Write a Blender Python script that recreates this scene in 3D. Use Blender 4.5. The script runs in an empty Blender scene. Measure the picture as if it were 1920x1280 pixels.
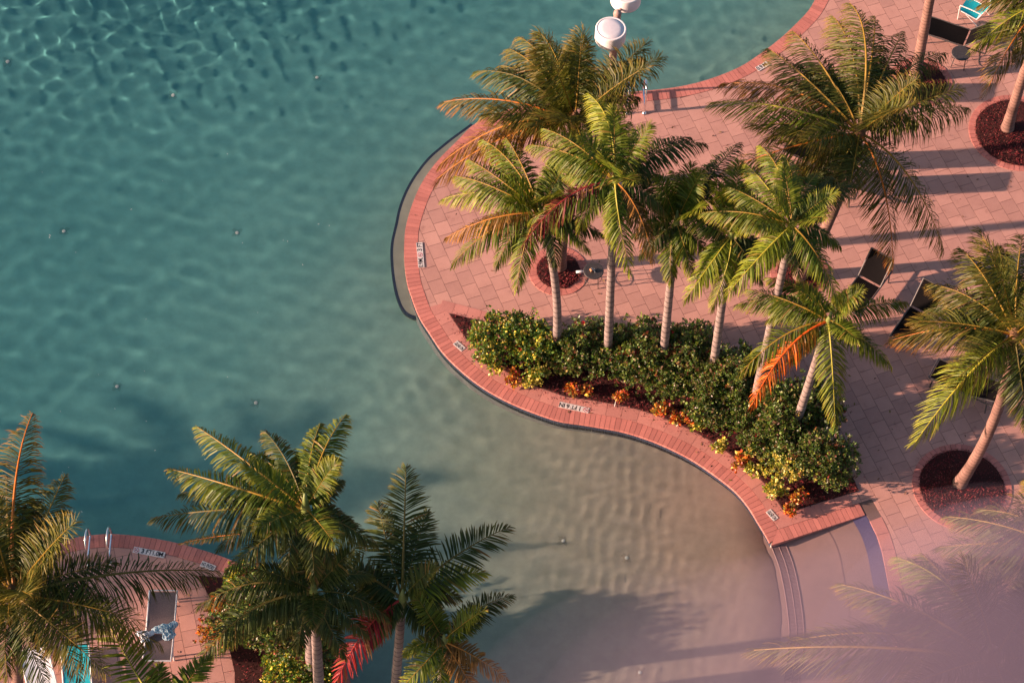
import bpy, bmesh, math, random
import numpy as np
from mathutils import Vector, Matrix

random.seed(7)
RNG = np.random.default_rng(7)
SC = bpy.context.scene
COL = SC.collection
R = math.radians

# ------------------------------------------------------------------ camera
CAM_H, FOCAL, PITCH, ROLL = 50.32, 4800.0, 0.989019, 0.059006
fw = np.array([0, math.cos(PITCH), -math.sin(PITCH)])
rt0 = np.array([1.0, 0, 0]); up0 = np.cross(rt0, fw)
RT = math.cos(ROLL) * rt0 + math.sin(ROLL) * up0
UP = -math.sin(ROLL) * rt0 + math.cos(ROLL) * up0
cam = bpy.data.cameras.new('camera'); cam.lens = FOCAL / 1920 * 36; cam.sensor_width = 36
cam.clip_start = 0.5; cam.clip_end = 3000
camo = bpy.data.objects.new('camera', cam); COL.objects.link(camo); SC.camera = camo
camo.matrix_world = Matrix(((RT[0], UP[0], -fw[0], 0), (RT[1], UP[1], -fw[1], 0), (RT[2], UP[2], -fw[2], CAM_H), (0, 0, 0, 1)))

def G(px, py, z=0.0):
    """survey: the point at height z that the photograph shows at this place (1920x1280)"""
    d = fw * FOCAL + (px - 960) * RT - (py - 640) * UP
    t = (z - CAM_H) / d[2]
    return np.array([d[0] * t, d[1] * t, z])

# ------------------------------------------------------------------ sky, sun, exposure
SUN_EL, SHADOW_AZ = R(14.5), R(10.7)
world = bpy.data.worlds.new('World'); SC.world = world; world.use_nodes = True
wn = world.node_tree
bg = wn.nodes['Background']
sky = wn.nodes.new('ShaderNodeTexSky'); sky.sky_type = 'NISHITA'; sky.sun_disc = False
sky.sun_elevation = SUN_EL; sky.sun_rotation = R(90) - (SHADOW_AZ + math.pi)
sky.air_density = 1.0; sky.dust_density = 2.5; sky.ozone_density = 1.5
wn.links.new(sky.outputs[0], bg.inputs[0]); bg.inputs[1].default_value = 0.07
sun = bpy.data.lights.new('sun', 'SUN'); sun.energy = 5.0; sun.angle = R(0.55); sun.color = (1.0, 0.655, 0.49)
suno = bpy.data.objects.new('sun', sun); COL.objects.link(suno)
sd = Vector((math.cos(SHADOW_AZ), math.sin(SHADOW_AZ), -math.tan(SUN_EL)))
suno.rotation_euler = sd.to_track_quat('-Z', 'Y').to_euler(); suno.location = (-30, 20, 30)
sun.cycles.is_caustics_light = True
SC.view_settings.view_transform = 'Standard'; SC.view_settings.look = 'None'
SC.view_settings.exposure = 1.45; SC.view_settings.gamma = 1.0
SC.view_settings.use_curve_mapping = False
SC.cycles.use_denoising = True
SC.cycles.max_bounces = 8; SC.cycles.transparent_max_bounces = 8
SC.cycles.sample_clamp_indirect = 6.0

# ------------------------------------------------------------------ materials
def mat(name):
    m = bpy.data.materials.new(name); m.use_nodes = True
    nt = m.node_tree; nt.nodes.clear()
    out = nt.nodes.new('ShaderNodeOutputMaterial')
    return m, nt, out

def N(nt, t, **kw):
    n = nt.nodes.new(t)
    for k, v in kw.items():
        if k in n.inputs.keys(): n.inputs[k].default_value = v
        else: setattr(n, k, v)
    return n

def noise(nt, scale, detail=4, rough=0.6, vec=None):
    n = N(nt, 'ShaderNodeTexNoise'); n.inputs['Scale'].default_value = scale
    n.inputs['Detail'].default_value = detail; n.inputs['Roughness'].default_value = rough
    if vec is not None: nt.links.new(vec, n.inputs['Vector'])
    return n

def ramp(nt, fac, stops):
    r = N(nt, 'ShaderNodeValToRGB')
    while len(r.color_ramp.elements) < len(stops): r.color_ramp.elements.new(0.5)
    for e, (p, c) in zip(r.color_ramp.elements, stops):
        e.position = p; e.color = (*c, 1) if len(c) == 3 else c
    nt.links.new(fac, r.inputs[0]); return r

def mixc(nt, fac, a, b, mode='MIX'):
    m = N(nt, 'ShaderNodeMix', data_type='RGBA', blend_type=mode)
    for sock, v in ((m.inputs[0], fac), (m.inputs[6], a), (m.inputs[7], b)):
        if hasattr(v, 'links') or hasattr(v, 'is_linked'): nt.links.new(v, sock)
        else: sock.default_value = v if isinstance(v, (int, float)) else ((*v, 1) if len(v) == 3 else v)
    return m.outputs[2]

def stone(name, c0, c1, var=0.25, rough=0.85, bump=0.3, spots=True, grain=90):
    """mineral surface: two tones, a tint per piece, speckle, stains and fine relief"""
    m, nt, out = mat(name)
    b = N(nt, 'ShaderNodeBsdfPrincipled'); b.inputs['Roughness'].default_value = rough
    b.inputs['Specular IOR Level'].default_value = 0.25
    geo = N(nt, 'ShaderNodeNewGeometry'); oi = N(nt, 'ShaderNodeObjectInfo')
    pos = geo.outputs['Position']
    add = N(nt, 'ShaderNodeMath', operation='ADD'); nt.links.new(geo.outputs['Random Per Island'], add.inputs[0]); nt.links.new(oi.outputs['Random'], add.inputs[1])
    fr = N(nt, 'ShaderNodeMath', operation='FRACT'); nt.links.new(add.outputs[0], fr.inputs[0])
    n1 = noise(nt, 0.9, 3, 0.6, pos); n2 = noise(nt, grain, 3, 0.7, pos)
    base = mixc(nt, n1.outputs[0], c0, c1)
    lo, hi = 1 - var, 1 + var * 0.6
    tint = ramp(nt, fr.outputs[0], [(0, (lo, lo, lo * 1.02)), (1, (hi, hi, hi))])
    base = mixc(nt, 1.0, base, tint.outputs[0], 'MULTIPLY')
    sp = ramp(nt, n2.outputs[0], [(0.3, (0.72, 0.72, 0.74)), (0.62, (1.12, 1.1, 1.08))])
    base = mixc(nt, 0.8, base, sp.outputs[0], 'MULTIPLY')
    if spots:
        n3 = noise(nt, 3.3, 5, 0.75, pos)
        st = ramp(nt, n3.outputs[0], [(0.27, (0.50, 0.42, 0.42)), (0.40, (0.94, 0.93, 0.93)), (0.6, (1.03, 1.03, 1.03))])
        base = mixc(nt, 0.75, base, st.outputs[0], 'MULTIPLY')
    nt.links.new(base, b.inputs['Base Color'])
    bp = N(nt, 'ShaderNodeBump'); bp.inputs['Strength'].default_value = bump; bp.inputs['Distance'].default_value = 0.004
    nt.links.new(n2.outputs[0], bp.inputs['Height']); nt.links.new(bp.outputs[0], b.inputs['Normal'])
    nt.links.new(b.outputs[0], out.inputs[0]); return m

def plain(name, col, rough=0.5, metal=0.0, spec=0.5, nz=0.15, scale=12):
    m, nt, out = mat(name)
    b = N(nt, 'ShaderNodeBsdfPrincipled'); b.inputs['Roughness'].default_value = rough; b.inputs['Metallic'].default_value = metal
    b.inputs['Specular IOR Level'].default_value = spec
    geo = N(nt, 'ShaderNodeNewGeometry')
    n = noise(nt, scale, 4, 0.65, geo.outputs['Position'])
    r = ramp(nt, n.outputs[0], [(0.25, (1 - nz * 1.5,) * 3), (0.75, (1 + nz,) * 3)])
    nt.links.new(mixc(nt, 1.0, col, r.outputs[0], 'MULTIPLY'), b.inputs['Base Color'])
    nt.links.new(b.outputs[0], out.inputs[0]); return m

def leafmat(name, trans=0.3, rough=0.45, spec=0.35):
    m, nt, out = mat(name)
    a = N(nt, 'ShaderNodeAttribute', attribute_name='Col')
    geo = N(nt, 'ShaderNodeNewGeometry')
    n = noise(nt, 9, 3, 0.6, geo.outputs['Position'])
    r = ramp(nt, n.outputs[0], [(0.3, (0.8, 0.8, 0.8)), (0.7, (1.15, 1.15, 1.1))])
    c = mixc(nt, 1.0, a.outputs['Color'], r.outputs[0], 'MULTIPLY')
    b = N(nt, 'ShaderNodeBsdfPrincipled'); b.inputs['Roughness'].default_value = rough; b.inputs['Specular IOR Level'].default_value = spec
    t = N(nt, 'ShaderNodeBsdfTranslucent'); mx = N(nt, 'ShaderNodeMixShader'); mx.inputs[0].default_value = trans
    nt.links.new(c, b.inputs['Base Color'])
    tc = mixc(nt, 1.0, c, (1.25, 1.3, 0.6), 'MULTIPLY'); nt.links.new(tc, t.inputs[0])
    nt.links.new(b.outputs[0], mx.inputs[1]); nt.links.new(t.outputs[0], mx.inputs[2]); nt.links.new(mx.outputs[0], out.inputs[0])
    return m

M = {}
M['paver'] = stone('paver_stone', (0.46, 0.24, 0.198), (0.55, 0.305, 0.255), 0.13)
M['brick'] = stone('coping_brick', (0.50, 0.175, 0.145), (0.55, 0.21, 0.175), 0.17)
M['border'] = stone('border_paver', (0.50, 0.205, 0.172), (0.55, 0.245, 0.205), 0.13)
M['joint'] = stone('joint_sand', (0.13, 0.085, 0.075), (0.17, 0.11, 0.10), 0.0)
M['mulch_bed'] = stone('mulch_soil', (0.035, 0.012, 0.011), (0.06, 0.018, 0.016), 0.0, 0.95, 0.8, True, 40)
M['beachjoint'] = stone('beach_joint', (0.26, 0.165, 0.158), (0.27, 0.17, 0.165), 0.0)
M['concrete'] = stone('beach_concrete', (0.50, 0.335, 0.255), (0.54, 0.37, 0.29), 0.0, 0.7, 0.2)
M['tile_dark'] = plain('waterline_tile', (0.035, 0.045, 0.075), 0.25, 0, 0.5, 0.25, 30)
M['grout'] = plain('pool_grout', (0.42, 0.42, 0.42), 0.8)
M['steel'] = plain('polished_steel', (0.78, 0.78, 0.8), 0.16, 1.0)
M['lamp'] = plain('lamp_paint', (0.80, 0.74, 0.74), 0.45, 0, 0.5, 0.04)
M['lampshade'] = plain('lamp_dome', (0.66, 0.62, 0.66), 0.5, 0, 0.4, 0.05)
M['pole'] = plain('pole_paint', (0.36, 0.24, 0.21), 0.55, 0, 0.4, 0.3, 5)
M['sling'] = plain('dark_sling', (0.007, 0.006, 0.0065), 0.85, 0, 0.04, 0.25, 40)
M['sling_grey'] = plain('grey_sling', (0.14, 0.10, 0.10), 0.75, 0, 0.3, 0.2, 40)
M['sling_teal'] = plain('teal_sling', (0.01, 0.40, 0.47), 0.7, 0, 0.3, 0.15, 40)
M['frame'] = plain('furniture_frame', (0.06, 0.052, 0.052), 0.5, 0.1, 0.5, 0.1)
M['frame_light'] = plain('white_frame', (0.72, 0.68, 0.66), 0.4, 0.1, 0.5, 0.1)
M['towel'] = plain('white_towel', (0.78, 0.78, 0.80), 0.95, 0, 0.1, 0.1, 60)
M['table'] = plain('table_metal', (0.12, 0.11, 0.115), 0.5, 0.2, 0.5, 0.1)
M['white_tile'] = plain('sign_tile', (0.66, 0.60, 0.58), 0.35, 0, 0.5, 0.12, 25)
M['ink'] = plain('sign_black', (0.012, 0.010, 0.012), 0.4)
M['red_ink'] = plain('sign_red', (0.55, 0.06, 0.08), 0.4)
M['plastic_white'] = plain('inlet_plastic', (0.55, 0.58, 0.56), 0.4)
M['dirt'] = plain('pool_dirt', (0.12, 0.17, 0.13), 0.9)
M['ground'] = stone('far_paving', (0.34, 0.22, 0.19), (0.40, 0.26, 0.22), 0.0)
M['grate'] = plain('grate_plastic', (0.17, 0.105, 0.11), 0.5, 0, 0.4, 0.1)
M['trough'] = plain('grate_trough', (0.09, 0.055, 0.06), 0.8)
M['bluetile'] = stone('blue_mosaic', (0.055, 0.055, 0.13), (0.10, 0.09, 0.18), 0.0, 0.35, 0.3, True, 26)
M['frond'] = leafmat('palm_frond', 0.20, 0.5, 0.22)
M['leaf'] = leafmat('shrub_leaf', 0.22, 0.4, 0.45)
M['chip'] = leafmat('mulch_chip', 0.0, 0.9, 0.15)
M['fruit'] = leafmat('palm_fruit', 0.05, 0.5, 0.4)

def trunkmat(name, c0, c1, ring, rscale):
    m, nt, out = mat(name)
    b = N(nt, 'ShaderNodeBsdfPrincipled'); b.inputs['Roughness'].default_value = 0.85; b.inputs['Specular IOR Level'].default_value = 0.2
    tc = N(nt, 'ShaderNodeTexCoord')
    sp = N(nt, 'ShaderNodeSeparateXYZ'); nt.links.new(tc.outputs['Object'], sp.inputs[0])
    n1 = noise(nt, 4, 5, 0.7, tc.outputs['Object']); n0 = noise(nt, 1.6, 2, 0.5, tc.outputs['Object'])
    ad = N(nt, 'ShaderNodeMath', operation='MULTIPLY_ADD'); ad.inputs[1].default_value = 0.12
    nt.links.new(n1.outputs[0], ad.inputs[0]); nt.links.new(sp.outputs[2], ad.inputs[2])
    sc_ = N(nt, 'ShaderNodeMath', operation='MULTIPLY'); sc_.inputs[1].default_value = rscale; nt.links.new(ad.outputs[0], sc_.inputs[0])
    fr = N(nt, 'ShaderNodeMath', operation='FRACT'); nt.links.new(sc_.outputs[0], fr.inputs[0])
    rr = ramp(nt, fr.outputs[0], [(0.0, (ring, ring, ring)), (0.16, (1, 1, 1)), (0.86, (1.04, 1.03, 1.02)), (1.0, (ring * 0.9,) * 3)])
    c = mixc(nt, n1.outputs[0], c0, c1); c = mixc(nt, 1.0, c, rr.outputs[0], 'MULTIPLY')
    bl = ramp(nt, n0.outputs[0], [(0.32, (0.58, 0.56, 0.56)), (0.5, (0.95, 0.94, 0.93)), (0.65, (1.08, 1.06, 1.04))]); c = mixc(nt, 1.0, c, bl.outputs[0], 'MULTIPLY')
    nt.links.new(c, b.inputs['Base Color'])
    bp = N(nt, 'ShaderNodeBump'); bp.inputs['Strength'].default_value = 0.6; bp.inputs['Distance'].default_value = 0.012
    nt.links.new(rr.outputs[0], bp.inputs['Height']); nt.links.new(bp.outputs[0], b.inputs['Normal'])
    nt.links.new(b.outputs[0], out.inputs[0]); return m
M['trunk_small'] = trunkmat('smooth_palm_trunk', (0.17, 0.13, 0.122), (0.31, 0.245, 0.23), 0.34, 5.0)
M['trunk_coco'] = trunkmat('coconut_trunk', (0.17, 0.095, 0.080), (0.29, 0.175, 0.145), 0.5, 8.5)
M['stem'] = plain('shrub_stem', (0.16, 0.09, 0.07), 0.8)

# pool plaster: sand tone, with the light absorbed by deeper water put into the colour
def plaster():
    m, nt, out = mat('pool_plaster')
    b = N(nt, 'ShaderNodeBsdfPrincipled'); b.inputs['Roughness'].default_value = 0.8; b.inputs['Specular IOR Level'].default_value = 0.2
    a = N(nt, 'ShaderNodeAttribute', attribute_name='Col')
    geo = N(nt, 'ShaderNodeNewGeometry')
    n1 = noise(nt, 0.45, 4, 0.6, geo.outputs['Position']); n2 = noise(nt, 3.0, 5, 0.7, geo.outputs['Position'])
    r1 = ramp(nt, n1.outputs[0], [(0.3, (0.86, 0.9, 0.9)), (0.7, (1.1, 1.06, 1.04))])
    r2 = ramp(nt, n2.outputs[0], [(0.3, (0.9, 0.9, 0.9)), (0.7, (1.08, 1.08, 1.08))])
    c = mixc(nt, 1.0, a.outputs['Color'], r1.outputs[0], 'MULTIPLY'); c = mixc(nt, 1.0, c, r2.outputs[0], 'MULTIPLY')
    nt.links.new(c, b.inputs['Base Color']); nt.links.new(b.outputs[0], out.inputs[0]); return m
M['plaster'] = plaster()
def watermat():
    m, nt, out = mat('pool_water')
    g = N(nt, 'ShaderNodeBsdfGlass'); g.inputs['IOR'].default_value = 1.333; g.inputs['Roughness'].default_value = 0.0
    g.inputs['Color'].default_value = (0.97, 1.0, 1.0, 1)
    nt.links.new(g.outputs[0], out.inputs[0]); return m
M['water'] = watermat()

# ------------------------------------------------------------------ mesh helpers
def link(name, me, m, parent=None, origin=None):
    o = bpy.data.objects.new(name, me); COL.objects.link(o)
    if m is not None and len(me.materials) == 0: me.materials.append(m)
    if parent is not None: o.parent = parent
    if origin is not None: o.location = origin
    return o

def npmesh(name, V, F, m=None, cols=None, smooth=False, parent=None, origin=None):
    """V (n,3); F list of index tuples or list of arrays (k,3)/(k,4)"""
    V = np.asarray(V, dtype=np.float32).reshape(-1, 3)
    me = bpy.data.meshes.new(name)
    arrs = [np.asarray(f) for f in F] if (len(F) and isinstance(F[0], np.ndarray)) else None
    if arrs is None:
        loops = np.array([i for f in F for i in f], dtype=np.int32); cnt = np.array([len(f) for f in F], dtype=np.int32)
    else:
        loops = np.concatenate([a.reshape(-1) for a in arrs]).astype(np.int32)
        cnt = np.concatenate([np.full(len(a), a.shape[1]) for a in arrs]).astype(np.int32)
    st = np.concatenate([[0], np.cumsum(cnt)[:-1]]).astype(np.int32)
    me.vertices.add(len(V)); me.vertices.foreach_set('co', V.reshape(-1))
    me.loops.add(len(loops)); me.loops.foreach_set('vertex_index', loops)
    me.polygons.add(len(cnt)); me.polygons.foreach_set('loop_start', st)
    me.update(calc_edges=True); me.validate()
    if smooth: me.shade_smooth()
    else: me.shade_flat()
    if cols is not None:
        ca = me.color_attributes.new('Col', 'FLOAT_COLOR', 'POINT')
        C4 = np.ones((len(V), 4), dtype=np.float32); C4[:, :3] = cols
        ca.data.foreach_set('color', C4.reshape(-1))
    return link(name, me, m, parent, origin)

class MB:
    def __init__(s): s.v = []; s.f = []
    def add(s, V, F):
        o = len(s.v); s.v += [tuple(map(float, p)) for p in V]; s.f += [tuple(i + o for i in f) for f in F]; return s
    def box(s, c, size, rz=0.0):
        x, y, z = [h / 2 for h in size]; ca, sa = math.cos(rz), math.sin(rz)
        V = []
        for dz in (-z, z):
            for dx, dy in ((-x, -y), (x, -y), (x, y), (-x, y)):
                V.append((c[0] + dx * ca - dy * sa, c[1] + dx * sa + dy * ca, c[2] + dz))
        return s.add(V, [(3, 2, 1, 0), (4, 5, 6, 7), (0, 1, 5, 4), (1, 2, 6, 5), (2, 3, 7, 6), (3, 0, 4, 7)])
    def prism(s, poly, z0, z1, taper=0.0):
        """polygon (ccw) extruded z0..z1; taper pulls the top in towards the centre (worn arris)"""
        n = len(poly); P = np.array([(p[0], p[1]) for p in poly], float); c = P.mean(0)
        T = P + (c - P) * taper
        V = [(p[0], p[1], z0) for p in P] + [(p[0], p[1], z1) for p in T]
        F = [tuple(range(n - 1, -1, -1)), tuple(range(n, 2 * n))] + [(i, (i + 1) % n, n + (i + 1) % n, n + i) for i in range(n)]
        return s.add(V, F)
    def tube(s, pts, rad, k=8, cap=True):
        P = np.array([np.array(p, float) for p in pts]); n = len(P)
        rad = np.full(n, rad) if np.isscalar(rad) else np.array(rad, float)
        T = np.gradient(P, axis=0); T /= np.linalg.norm(T, axis=1)[:, None] + 1e-9
        ref = np.array([0, 0, 1.0]) if abs(T[0][2]) < 0.9 else np.array([1.0, 0, 0])
        a = np.cross(T[0], ref); a /= np.linalg.norm(a); V = []
        for i in range(n):
            a = a - T[i] * a.dot(T[i]); a /= np.linalg.norm(a); b = np.cross(T[i], a)
            for j in range(k):
                t = 2 * math.pi * j / k; V.append(P[i] + rad[i] * (math.cos(t) * a + math.sin(t) * b))
        F = [(i * k + j, i * k + (j + 1) % k, (i + 1) * k + (j + 1) % k, (i + 1) * k + j) for i in range(n - 1) for j in range(k)]
        if cap: F += [tuple(range(k - 1, -1, -1)), tuple(range((n - 1) * k, n * k))]
        return s.add(V, F)
    def lathe(s, prof, c=(0, 0, 0), k=32):
        V = []; n = len(prof)
        for r, z in prof:
            for j in range(k):
                t = 2 * math.pi * j / k; V.append((c[0] + r * math.cos(t), c[1] + r * math.sin(t), c[2] + z))
        F = [(i * k + j, i * k + (j + 1) % k, (i + 1) * k + (j + 1) % k, (i + 1) * k + j) for i in range(n - 1) for j in range(k)]
        F += [tuple(range(k - 1, -1, -1)), tuple(range((n - 1) * k, n * k))]
        return s.add(V, F)
    def obj(s, name, m, parent=None, smooth=False, origin=None):
        o = npmesh(name, np.array(s.v), s.f, m, None, smooth, parent, origin)
        return o

def thing(name, label, cat, loc=(0, 0, 0), rz=0.0, group=None):
    o = bpy.data.objects.new(name, None); COL.objects.link(o); o.empty_display_size = 0.2
    o.location = tuple(float(v) for v in loc); o.rotation_euler = (0, 0, rz)
    o['label'] = label; o['category'] = cat
    if group: o['group'] = group
    return o
def tag(o, label, cat, group=None):
    o['label'] = label; o['category'] = cat
    if group: o['group'] = group
    return o
def struct(o): o['kind'] = 'structure'; return o
def stuff(o): o['kind'] = 'stuff'; return o

def catmull(P, step):
    """smooth curve through P, resampled at even steps"""
    P = np.array(P, float); Q = np.vstack([2 * P[0] - P[1], P, 2 * P[-1] - P[-2]]); out = []
    for i in range(1, len(Q) - 2):
        p0, p1, p2, p3 = Q[i - 1:i + 3]
        for t in np.linspace(0, 1, 24, endpoint=False):
            out.append(0.5 * ((2 * p1) + (-p0 + p2) * t + (2 * p0 - 5 * p1 + 4 * p2 - p3) * t * t + (-p0 + 3 * p1 - 3 * p2 + p3) * t ** 3))
    out.append(P[-1]); out = np.array(out)
    s = np.concatenate([[0], np.cumsum(np.linalg.norm(np.diff(out, axis=0), axis=1))])
    n = max(2, int(round(s[-1] / step)) + 1); q = np.linspace(0, s[-1], n)
    return np.stack([np.interp(q, s, out[:, k]) for k in range(out.shape[1])], 1)
def normals(P):
    T = np.gradient(P, axis=0); T /= np.linalg.norm(T, axis=1)[:, None]
    return np.stack([-T[:, 1], T[:, 0]], 1)
def inside(pts, poly):
    pts = np.atleast_2d(pts); x, y = pts[:, 0], pts[:, 1]; r = np.zeros(len(pts), bool); n = len(poly)
    for i in range(n):
        x0, y0 = poly[i]; x1, y1 = poly[(i + 1) % n]
        c = ((y0 > y) != (y1 > y)); 
        if c.any(): r ^= c & (x < (x1 - x0) * (y - y0) / (y1 - y0 + 1e-12) + x0)
    return r
def clip_poly(subject, quad):
    """the part of polygon subject that lies in convex ccw quad"""
    out = [tuple(p) for p in subject]
    for i in range(len(quad)):
        a, b = quad[i], quad[(i + 1) % len(quad)]; inp, out = out, []
        if not inp: return []
        def sd_(p): return (b[0] - a[0]) * (p[1] - a[1]) - (b[1] - a[1]) * (p[0] - a[0])
        for j in range(len(inp)):
            p, q = inp[j], inp[(j + 1) % len(inp)]; dp, dq = sd_(p), sd_(q)
            if dp >= 0: out.append(p)
            if (dp >= 0) != (dq >= 0):
                t = dp / (dp - dq); out.append((p[0] + (q[0] - p[0]) * t, p[1] + (q[1] - p[1]) * t))
    return out
def area(p):
    p = np.array(p); return 0.5 * np.sum(p[:, 0] * np.roll(p[:, 1], -1) - p[:, 1] * np.roll(p[:, 0], -1))
def tidy(p):
    o = []
    for q in p:
        if not o or math.hypot(q[0] - o[-1][0], q[1] - o[-1][1]) > 0.006: o.append(q)
    if len(o) > 2 and math.hypot(o[0][0] - o[-1][0], o[0][1] - o[-1][1]) < 0.006: o.pop()
    return o
def gxy(L): return np.array([G(*p)[:2] for p in L])

# ------------------------------------------------------------------ pool outline
WATER_Z = -0.19
EDGE_A = [(1585, -110), (1560, -60), (1530, 0), (1515, 24), (1492, 48), (1465, 73), (1430, 100), (1390, 126), (1340, 147), (1290, 161), (1240, 169), (1195, 173), (1140, 178), (1080, 184), (1020, 192), (960, 205), (897, 230), (857, 267), (820, 305), (793, 343), (775, 383), (763, 424), (760, 455), (760, 487), (765, 527), (775, 560), (788, 593), (807, 623), (830, 657), (860, 688), (893, 715), (927, 737), (967, 757), (1007, 773), (1050, 787), (1090, 793), (1133, 800), (1173, 808), (1220, 823), (1260, 840), (1300, 861), (1340, 888), (1378, 918), (1404, 948), (1422, 977), (1436, 1000), (1447, 1020)]
EDGE_C = [(1623, 963), (1640, 994), (1653, 1031), (1663, 1081), (1670, 1117), (1674, 1160), (1673, 1210), (1666, 1260), (1654, 1310), (1635, 1370), (1610, 1430)]
A = catmull(gxy(EDGE_A), 0.0575)      # pool rim of the island
C = catmull(gxy(EDGE_C), 0.05)        # rim of the beach entry
nA = normals(A); nC = normals(C)
B = np.linspace(A[-1], C[0], 46); nB = normals(B)
EDGE_D = [(-160, 1110), (-60, 1068), (20, 1044), (90, 1024), (127, 1013), (157, 1006.5), (200, 1002.5), (228, 1003.5), (260, 1006.5), (293, 1011.6), (334, 1020), (374, 1031), (405, 1041), (431, 1051), (480, 1074), (530, 1106), (580, 1148), (620, 1200), (650, 1262), (668, 1340), (672, 1430)]
D = catmull(gxy(EDGE_D), 0.0575)[::-1]   # near terrace; reversed so the deck lies to the left
nD = normals(D)

def offset_line(d): 
    """inner line of the island coping at distance d from the rim, mitred at the two corners"""
    def mit(n1, n2): n1 = np.array(n1); n2 = np.array(n2); return (n1 + n2) / (1 + n1.dot(n2))
    a = A[:-1] + nA[:-1] * d
    k1 = A[-1] + mit(nA[-1], nB[0]) * d; k2 = C[0] + mit(nB[-1], nC[0]) * d
    c = C[1:] + nC[1:] * d
    return np.vstack([a, k1, k2, c])
far_pts = [(26, 14.0), (34, 20), (34, 66), (10, 66)]
def island_poly(d): return np.vstack([offset_line(d), np.array([(9.0, 15.5)]), np.array(far_pts), np.array([(A[0] + nA[0] * d)[0:2] + np.array([1.5, 12])])])
def near_poly(d): return np.vstack([D + nD * d, np.array([(-16.5, 20.5), (-16.5, 13.0), (-3.0, 13.0)])])

# pool floor: rises along the beach entry, measured from the blue edge
e0 = np.array([1.4, 1.0]) / math.hypot(1.4, 1); e1 = np.array([-0.2, -1.0])
Cx = np.vstack([C[0] + e0 * 30, C, C[-1] + e1 * 30])
def beach_dist(X, Y):
    best = np.full(X.shape, 1e9); P0 = Cx[:-1]; P1 = Cx[1:]
    for p, q in zip(P0[::3].tolist() + [P0[-1].tolist()], np.vstack([P0[3::3], P1[-1]]).tolist() + [P1[-1].tolist()]):
        dx, dy = q[0] - p[0], q[1] - p[1]; L2 = dx * dx + dy * dy
        if L2 < 1e-9: continue
        t = np.clip(((X - p[0]) * dx + (Y - p[1]) * dy) / L2, 0, 1)
        best = np.minimum(best, np.hypot(X - p[0] - t * dx, Y - p[1] - t * dy))
    return best
def floor_z(X, Y):
    s = beach_dist(X, Y)
    z = -0.03 - 0.066 * s
    lim = -1.35
    return np.where(z < lim + 0.2, lim + 0.2 * np.exp(np.minimum((z - lim - 0.2) / 0.2, 0)), z)

def grid(x0, x1, y0, y1, step):
    x = np.arange(x0, x1 + step / 2, step); y = np.arange(y0, y1 + step / 2, step)
    X, Y = np.meshgrid(x, y, indexing='ij'); nx, ny = len(x), len(y)
    i = np.arange(nx - 1)[:, None] * ny + np.arange(ny - 1)[None]
    return X, Y, np.stack([i, i + ny, i + ny + 1, i + 1], -1).reshape(-1, 4)

X, Y, F = grid(-22.2, 11, 12, 66, 0.15)
Z = floor_z(X, Y); dep = np.clip(WATER_Z - Z, -0.5, 2)
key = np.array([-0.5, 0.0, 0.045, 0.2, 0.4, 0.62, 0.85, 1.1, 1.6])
kc = np.array([(0.175, 0.108, 0.105), (0.21, 0.135, 0.12), (0.44, 0.32, 0.26), (0.37, 0.325, 0.27), (0.30, 0.345, 0.29), (0.20, 0.345, 0.315), (0.125, 0.31, 0.305), (0.085, 0.275, 0.285), (0.072, 0.26, 0.28)])  # floor colours by depth, the water's tint painted in
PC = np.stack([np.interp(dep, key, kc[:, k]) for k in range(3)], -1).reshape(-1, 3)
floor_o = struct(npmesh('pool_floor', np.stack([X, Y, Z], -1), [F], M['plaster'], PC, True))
floor_o.cycles.is_caustics_receiver = True
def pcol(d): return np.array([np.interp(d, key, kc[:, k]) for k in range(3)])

# water surface with real ripples
X, Y, F = grid(-22.1, 8.2, 19.0, 50, 0.05)
Z = np.zeros_like(X)
wr = np.random.default_rng(3)
tl = np.exp(-(((X + 13.5) / 7.5) ** 2 + ((Y - 45) / 5.2) ** 2) ** 1.4); tr = np.exp(-(((X - 3.5) / 3.2) ** 2 + ((Y - 42) / 3.0) ** 2)); tp = np.exp(-(((X + 2.2) / 1.6) ** 2 + ((Y - 31.5) / 1.5) ** 2))
cap = 0.15 + 0.88 * tl + 0.30 * tr + 0.35 * tp
for _ in range(40):      # crossing ripples that focus the sunlight
    k = 2 * math.pi * wr.uniform(0.6, 2.7); a = wr.uniform(0, 6.28); p = wr.uniform(0, 6.28)
    Z += (0.0096 / k) * np.sin(k * (X * math.cos(a) + Y * math.sin(a)) + p)
Z *= cap
for _ in range(14):      # light breeze on the open pool
    lam = wr.uniform(0.35, 0.9); k = 2 * math.pi / lam; a = wr.normal(R(95), R(22)); p = wr.uniform(0, 6.28)
    Z += (0.0062 / k) * np.sin(k * (X * math.cos(a) + Y * math.sin(a)) + p + 1.2 * np.sin(0.7 * X + 0.3 * Y + p))
sh = np.clip((X + 1.0) / 4, 0, 1) * np.clip((33 - Y) / 3, 0, 1)
for _ in range(14):      # fine ripples in the shallows
    lam = wr.uniform(0.20, 0.38); k = 2 * math.pi / lam; a = wr.normal(R(120), R(38)); p = wr.uniform(0, 6.28)
    Z += sh * (0.015 / k) * np.sin(k * (X * math.cos(a) + Y * math.sin(a)) + p + 0.8 * np.sin(0.9 * X - 0.6 * Y + p))
Z = WATER_Z + Z * np.clip((WATER_Z - floor_z(X, Y)) / 0.12, 0.12, 1)
water = struct(npmesh('pool_water', np.stack([X, Y, Z], -1), [F], M['water'], None, True))
water.cycles.is_caustics_caster = True

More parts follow.
